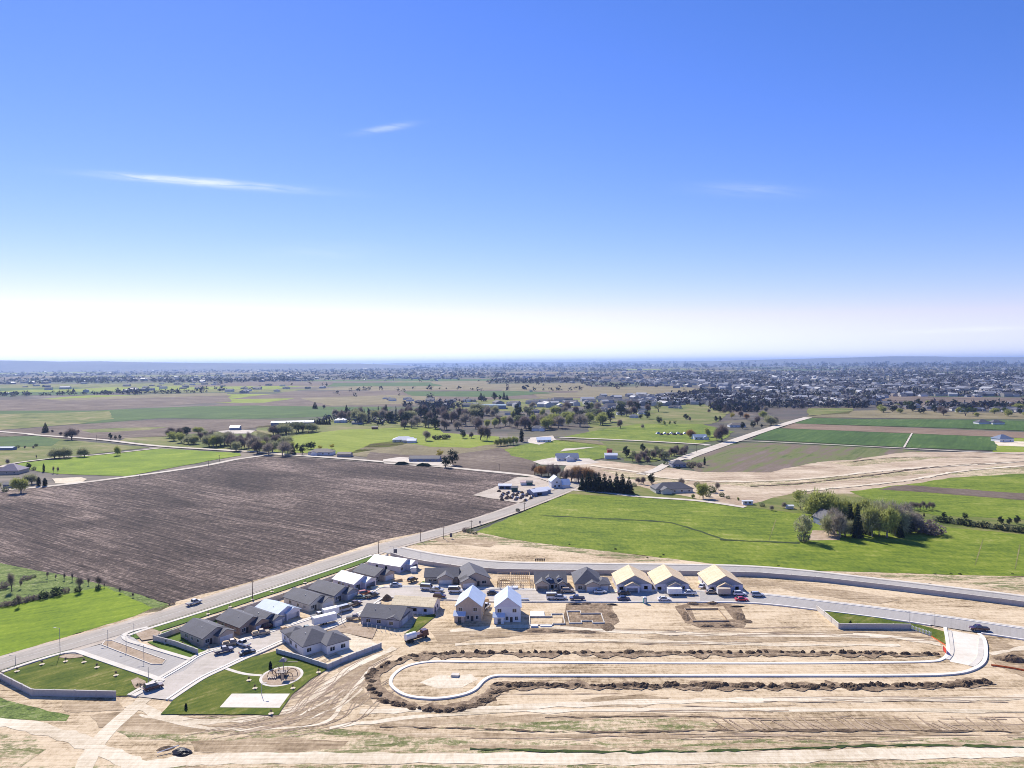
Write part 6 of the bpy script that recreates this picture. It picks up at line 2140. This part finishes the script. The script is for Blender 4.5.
# saplings in mulch rings on the lawns
def sapling(label, px, py, h, group=None, kind='thin'):
    p = P(px, py)
    vs_ = TM[kind]
    nm, tm, cm = vs_[0]
    t = thing('sapling', label, 'sapling', (p.x, p.y, lz(16, p.y) + .01), trng.random() * 6, group)
    t2 = obj('trunk', tm, t); t2.scale = (h * 1.6, h * 1.6, h)
    t3 = obj('crown', cm, t); t3.scale = (h * 1.6, h * 1.6, h)
    m = MB()
    m.prism([(math.cos(a * math.pi / 6) * .7, math.sin(a * math.pi / 6) * .7) for a in range(12)], 'z', 0, .08)
    m.build('mulch_ring', M_light_dirt, t)


for px, py in ((42, 666), (65.6, 663), (84, 663.8), (97, 669), (116, 677), (17, 673)):
    sapling('bare young tree in a pale mulch ring on the lower left lawn', px, py, 1.6, 'young trees on the lower left lawn')
for px, py in ((249, 682), (255, 690), (293, 690), (318.5, 674), (271, 715.5), (183, 646.5), (166, 645), (209, 651)):
    sapling('bare young tree in a pale mulch ring by the park lawn', px, py, 1.4, 'young trees around the park lawn')
for px, py in ((208, 615.5), (230, 608.5), (305, 584), (272, 593), (252.5, 601)):
    sapling('bare young tree on the green verge of the main road', px, py, 1.4, 'young trees on the road verge')
tree(270.5, 670, 9.5, 'column', 'small, on the park lawn above the play area', 1.4)
tree(186, 710.5, 8, 'column', 'small, near the bottom left corner of the park lawn', 1.4)
tree(850.5, 624.6, 4.5, 'round', 'tiny, on the triangular lawn')
tree(143, 688, 5, 'rustshrub', 'low, in the mulch bed by the maroon car', 1.2)
tree(138.5, 687, 4, 'darkshrub', 'tiny, in the mulch bed left of the maroon car', 1.2)

# play structure
p = P(282, 677)
pg = thing('play_structure', 'dark climbing structure with loops and a tall mast in the round play area', 'playground equipment', (p.x, p.y, .4))
M_play = plain('play_dark', (.09, .05, .05), .5)
M_play2 = plain('play_tan', (.35, .3, .25), .5)
for x, y in ((-1.4, -1), (1.4, -1), (1.4, 1), (-1.4, 1), (0, 1.6), (0, -1.6)):
    m = MB(); m.tube((x, y, -.2), (x, y, 2.2), .09, .09, 6); m.build('post', M_play, pg)
m = MB(); m.prism([(-1.5, -1.1), (1.5, -1.1), (1.5, 1.1), (-1.5, 1.1)], 'z', 1.1, 1.22); m.build('platform', M_play, pg)
m = MB(); m.tube((.4, .3, 0), (.4, .3, 4.6), .11, .08, 6); m.build('mast', M_play2, pg)
m = MB(); m.box(.4, 4.6, .2, .4, 3.75, 3.95); m.build('boom', M_play, pg)
m = MB(); frustum(m, -.6, 1.4, .1, .7, 1, .3, 4.4, 5.2); m.build('cap', M_play2, pg)
for cx, cy, rx, rz_ in ((-2.6, -.8, 1.3, 1.2), (-2.0, 1.2, 1.2, 1.5), (2.8, .4, 1.6, 1.2), (2.4, -1.4, 1.2, .9)):
    m = MB()
    prev = None
    for i in range(13):
        a = math.pi * i / 12
        q = Vector((cx + math.cos(a) * rx, cy + math.sin(a) * .3, math.sin(a) * rz_ * 1.5))
        if prev is not None:
            m.tube(prev, q, .09, .09, 5)
        prev = q
    m.build('climbing_hoop', M_play, pg)
m = MB(); m.prism([(-1.1, 1.2), (-3.6, .05), (-3.6, -.1), (-1.1, 1.0)], 'x', -.4, .4); sl = m.build('slide', M_play, pg); sl.rotation_euler = (0, 0, R(20))
m = MB()
for k_ in range(5):
    m.box(-3.2 + k_ * .5, -3.0 + k_ * .5, -2.6, -1.6, 0, .5)
m.build('stepping_bar', M_play2, pg)

# ================================================================== LIGHT
SUN_AZ = R(-27)     # from +Y, clockwise seen from above
SUN_EL = R(41)
w = bpy.data.worlds.new('World')
scene.world = w
w.use_nodes = True
nt = w.node_tree
nt.nodes.clear()
wo = nt.nodes.new('ShaderNodeOutputWorld')
bg = nt.nodes.new('ShaderNodeBackground')
sky = nt.nodes.new('ShaderNodeTexSky')
sky.sky_type = 'NISHITA'
sky.sun_disc = False
sky.sun_elevation = SUN_EL
sky.sun_rotation = SUN_AZ
sky.altitude = 1300
sky.air_density = 1.0
sky.dust_density = .05
sky.ozone_density = 10.0
SKY_K = .1741      # background strength times exposure: grade in display units


def sky_math(op, a_, b_):
    n_ = nt.nodes.new('ShaderNodeMath')
    n_.operation = op
    for i_, v_ in enumerate((a_, b_)):
        if isinstance(v_, float):
            n_.inputs[i_].default_value = v_
        else:
            nt.links.new(v_, n_.inputs[i_])
    return n_.outputs[0]


sp = nt.nodes.new('ShaderNodeSeparateColor')
cb = nt.nodes.new('ShaderNodeCombineColor')
nt.links.new(sky.outputs[0], sp.inputs[0])
CH_ = []
for i_, (gain, power) in enumerate(((2.15, 1.42), (.95, 1.12), (1.04, 1.04))):
    q_ = sky_math('MULTIPLY', sp.outputs[i_], SKY_K)
    q_ = sky_math('POWER', q_, power)
    q_ = sky_math('MINIMUM', sky_math('MULTIPLY', q_, gain), 1.7)
    CH_.append(sky_math('MULTIPLY', q_, 1 / SKY_K))
CH_[0] = sky_math('MINIMUM', CH_[0], sky_math('MULTIPLY', CH_[1], .98))
for i_ in range(3):
    nt.links.new(CH_[i_], cb.inputs[i_])
hs = nt.nodes.new('ShaderNodeHueSaturation')
hs.inputs['Saturation'].default_value = 1.05
nt.links.new(cb.outputs[0], hs.inputs['Color'])

# thin cirrus in the sky, by direction
tcw = nt.nodes.new('ShaderNodeTexCoord')
sx_ = nt.nodes.new('ShaderNodeSeparateXYZ')
nt.links.new(tcw.outputs['Generated'], sx_.inputs[0])
yy = sky_math('MAXIMUM', sx_.outputs[1], .05)
U_, V_ = sky_math('DIVIDE', sx_.outputs[0], yy), sky_math('DIVIDE', sx_.outputs[2], yy)
cxy = nt.nodes.new('ShaderNodeCombineXYZ')
nt.links.new(sky_math('MULTIPLY', U_, 14.0), cxy.inputs[0])
nt.links.new(sky_math('MULTIPLY', sky_math('SUBTRACT', V_, sky_math('MULTIPLY', U_, -.09)), 150.0), cxy.inputs[1])
nzw = nt.nodes.new('ShaderNodeTexNoise')
nzw.inputs['Scale'].default_value = 1
nzw.inputs['Detail'].default_value = 5
nzw.inputs['Roughness'].default_value = .65
nzw.inputs['Distortion'].default_value = .8
nt.links.new(cxy.outputs[0], nzw.inputs['Vector'])
tot = None
for (cx_, cy_, hl_, hh_, sl_, am_) in ((205, 182.5, 85, 3.6, .085, .95), (160, 178.5, 45, 2.6, .07, .5), (45, 315, 90, 4.5, .04, 1.9), (60, 319.5, 70, 3, .02, 1.5), (95, 327, 40, 2.4, -.03, 1.3), (255, 319, 60, 2.2, .0, .8), (385, 128.5, 24, 3, -.16, .5), (960, 330, 60, 2.5, -.03, .8), (750, 190, 50, 6, .04, .22), (320, 252, 60, 8, .0, .12)):
    d_ = CAM_R @ Vector(((cx_ - 512) / FPX, -(cy_ - 384) / FPX, -1))
    u0, v0 = d_.x / d_.y, d_.z / d_.y
    du, dv = sky_math('SUBTRACT', U_, u0), sky_math('SUBTRACT', V_, v0)
    dv = sky_math('ADD', dv, sky_math('MULTIPLY', du, float(sl_)))
    a1 = sky_math('POWER', sky_math('ABSOLUTE', sky_math('DIVIDE', du, hl_ / FPX), 0.0), 2.0)
    a2 = sky_math('POWER', sky_math('ABSOLUTE', sky_math('DIVIDE', dv, hh_ / FPX), 0.0), 2.0)
    g_ = sky_math('MULTIPLY', sky_math('POWER', 2.718, sky_math('MULTIPLY', sky_math('ADD', a1, a2), -1.0)), float(am_))
    tot = g_ if tot is None else sky_math('ADD', tot, g_)
cm_ = sky_math('MULTIPLY', tot, sky_math('MAXIMUM', sky_math('SUBTRACT', nzw.outputs['Fac'], .25), 0.0))
cm_ = sky_math('MINIMUM', sky_math('MULTIPLY', cm_, 1.7), .85)
mxw = nt.nodes.new('ShaderNodeMix')
mxw.data_type = 'RGBA'
nt.links.new(cm_, mxw.inputs[0])
nt.links.new(hs.outputs[0], mxw.inputs[6])
mxw.inputs[7].default_value = (6.6, 6.8, 7.2, 1)
nt.links.new(mxw.outputs[2], bg.inputs[0])
nt.links.new(bg.outputs[0], wo.inputs[0])
bg.inputs[1].default_value = .10

sd = bpy.data.lights.new('sun', 'SUN')
sd.energy = 3.9
sd.angle = R(.5)
sd.color = (1, .93, .82)
so = bpy.data.objects.new('sun', sd)
COL.objects.link(so)
dirv = Vector((math.sin(SUN_AZ) * math.cos(SUN_EL), math.cos(SUN_AZ) * math.cos(SUN_EL), math.sin(SUN_EL)))
so.rotation_euler = dirv.to_track_quat('Z', 'Y').to_euler()
so.location = (0, 0, 300)

# air
HZ = MB()
HZ.box(-47000, 47000, -3500, 47000, -6, 262)
HM = bpy.data.materials.new('haze_air')
HM.use_nodes = True
t = HM.node_tree
t.nodes.clear()
o = t.nodes.new('ShaderNodeOutputMaterial')
v = t.nodes.new('ShaderNodeVolumePrincipled')
v.inputs['Color'].default_value = (.44, .62, 1, 1)
v.inputs['Density'].default_value = 4.8e-5
v.inputs['Anisotropy'].default_value = 0.25
t.links.new(v.outputs[0], o.inputs['Volume'])
hz = HZ.build('haze', HM)
hz['kind'] = 'stuff'
hz['label'] = 'pale blue haze over the distant plain'
hz['category'] = 'haze'

vs = scene.view_settings
vs.view_transform = 'Standard'
vs.look = 'None'
vs.exposure = .8
vs.gamma = 1
scene.cycles.use_denoising = True
scene.cycles.denoiser = 'OPENIMAGEDENOISE'
scene.cycles.denoising_input_passes = 'RGB_ALBEDO_NORMAL'
scene.cycles.denoising_prefilter = 'ACCURATE'
scene.cycles.max_bounces = 4
scene.cycles.diffuse_bounces = 2
scene.cycles.glossy_bounces = 2
scene.cycles.transmission_bounces = 2
scene.cycles.transparent_max_bounces = 4
scene.cycles.volume_bounces = 0

scene.cycles.filter_width = 0.95
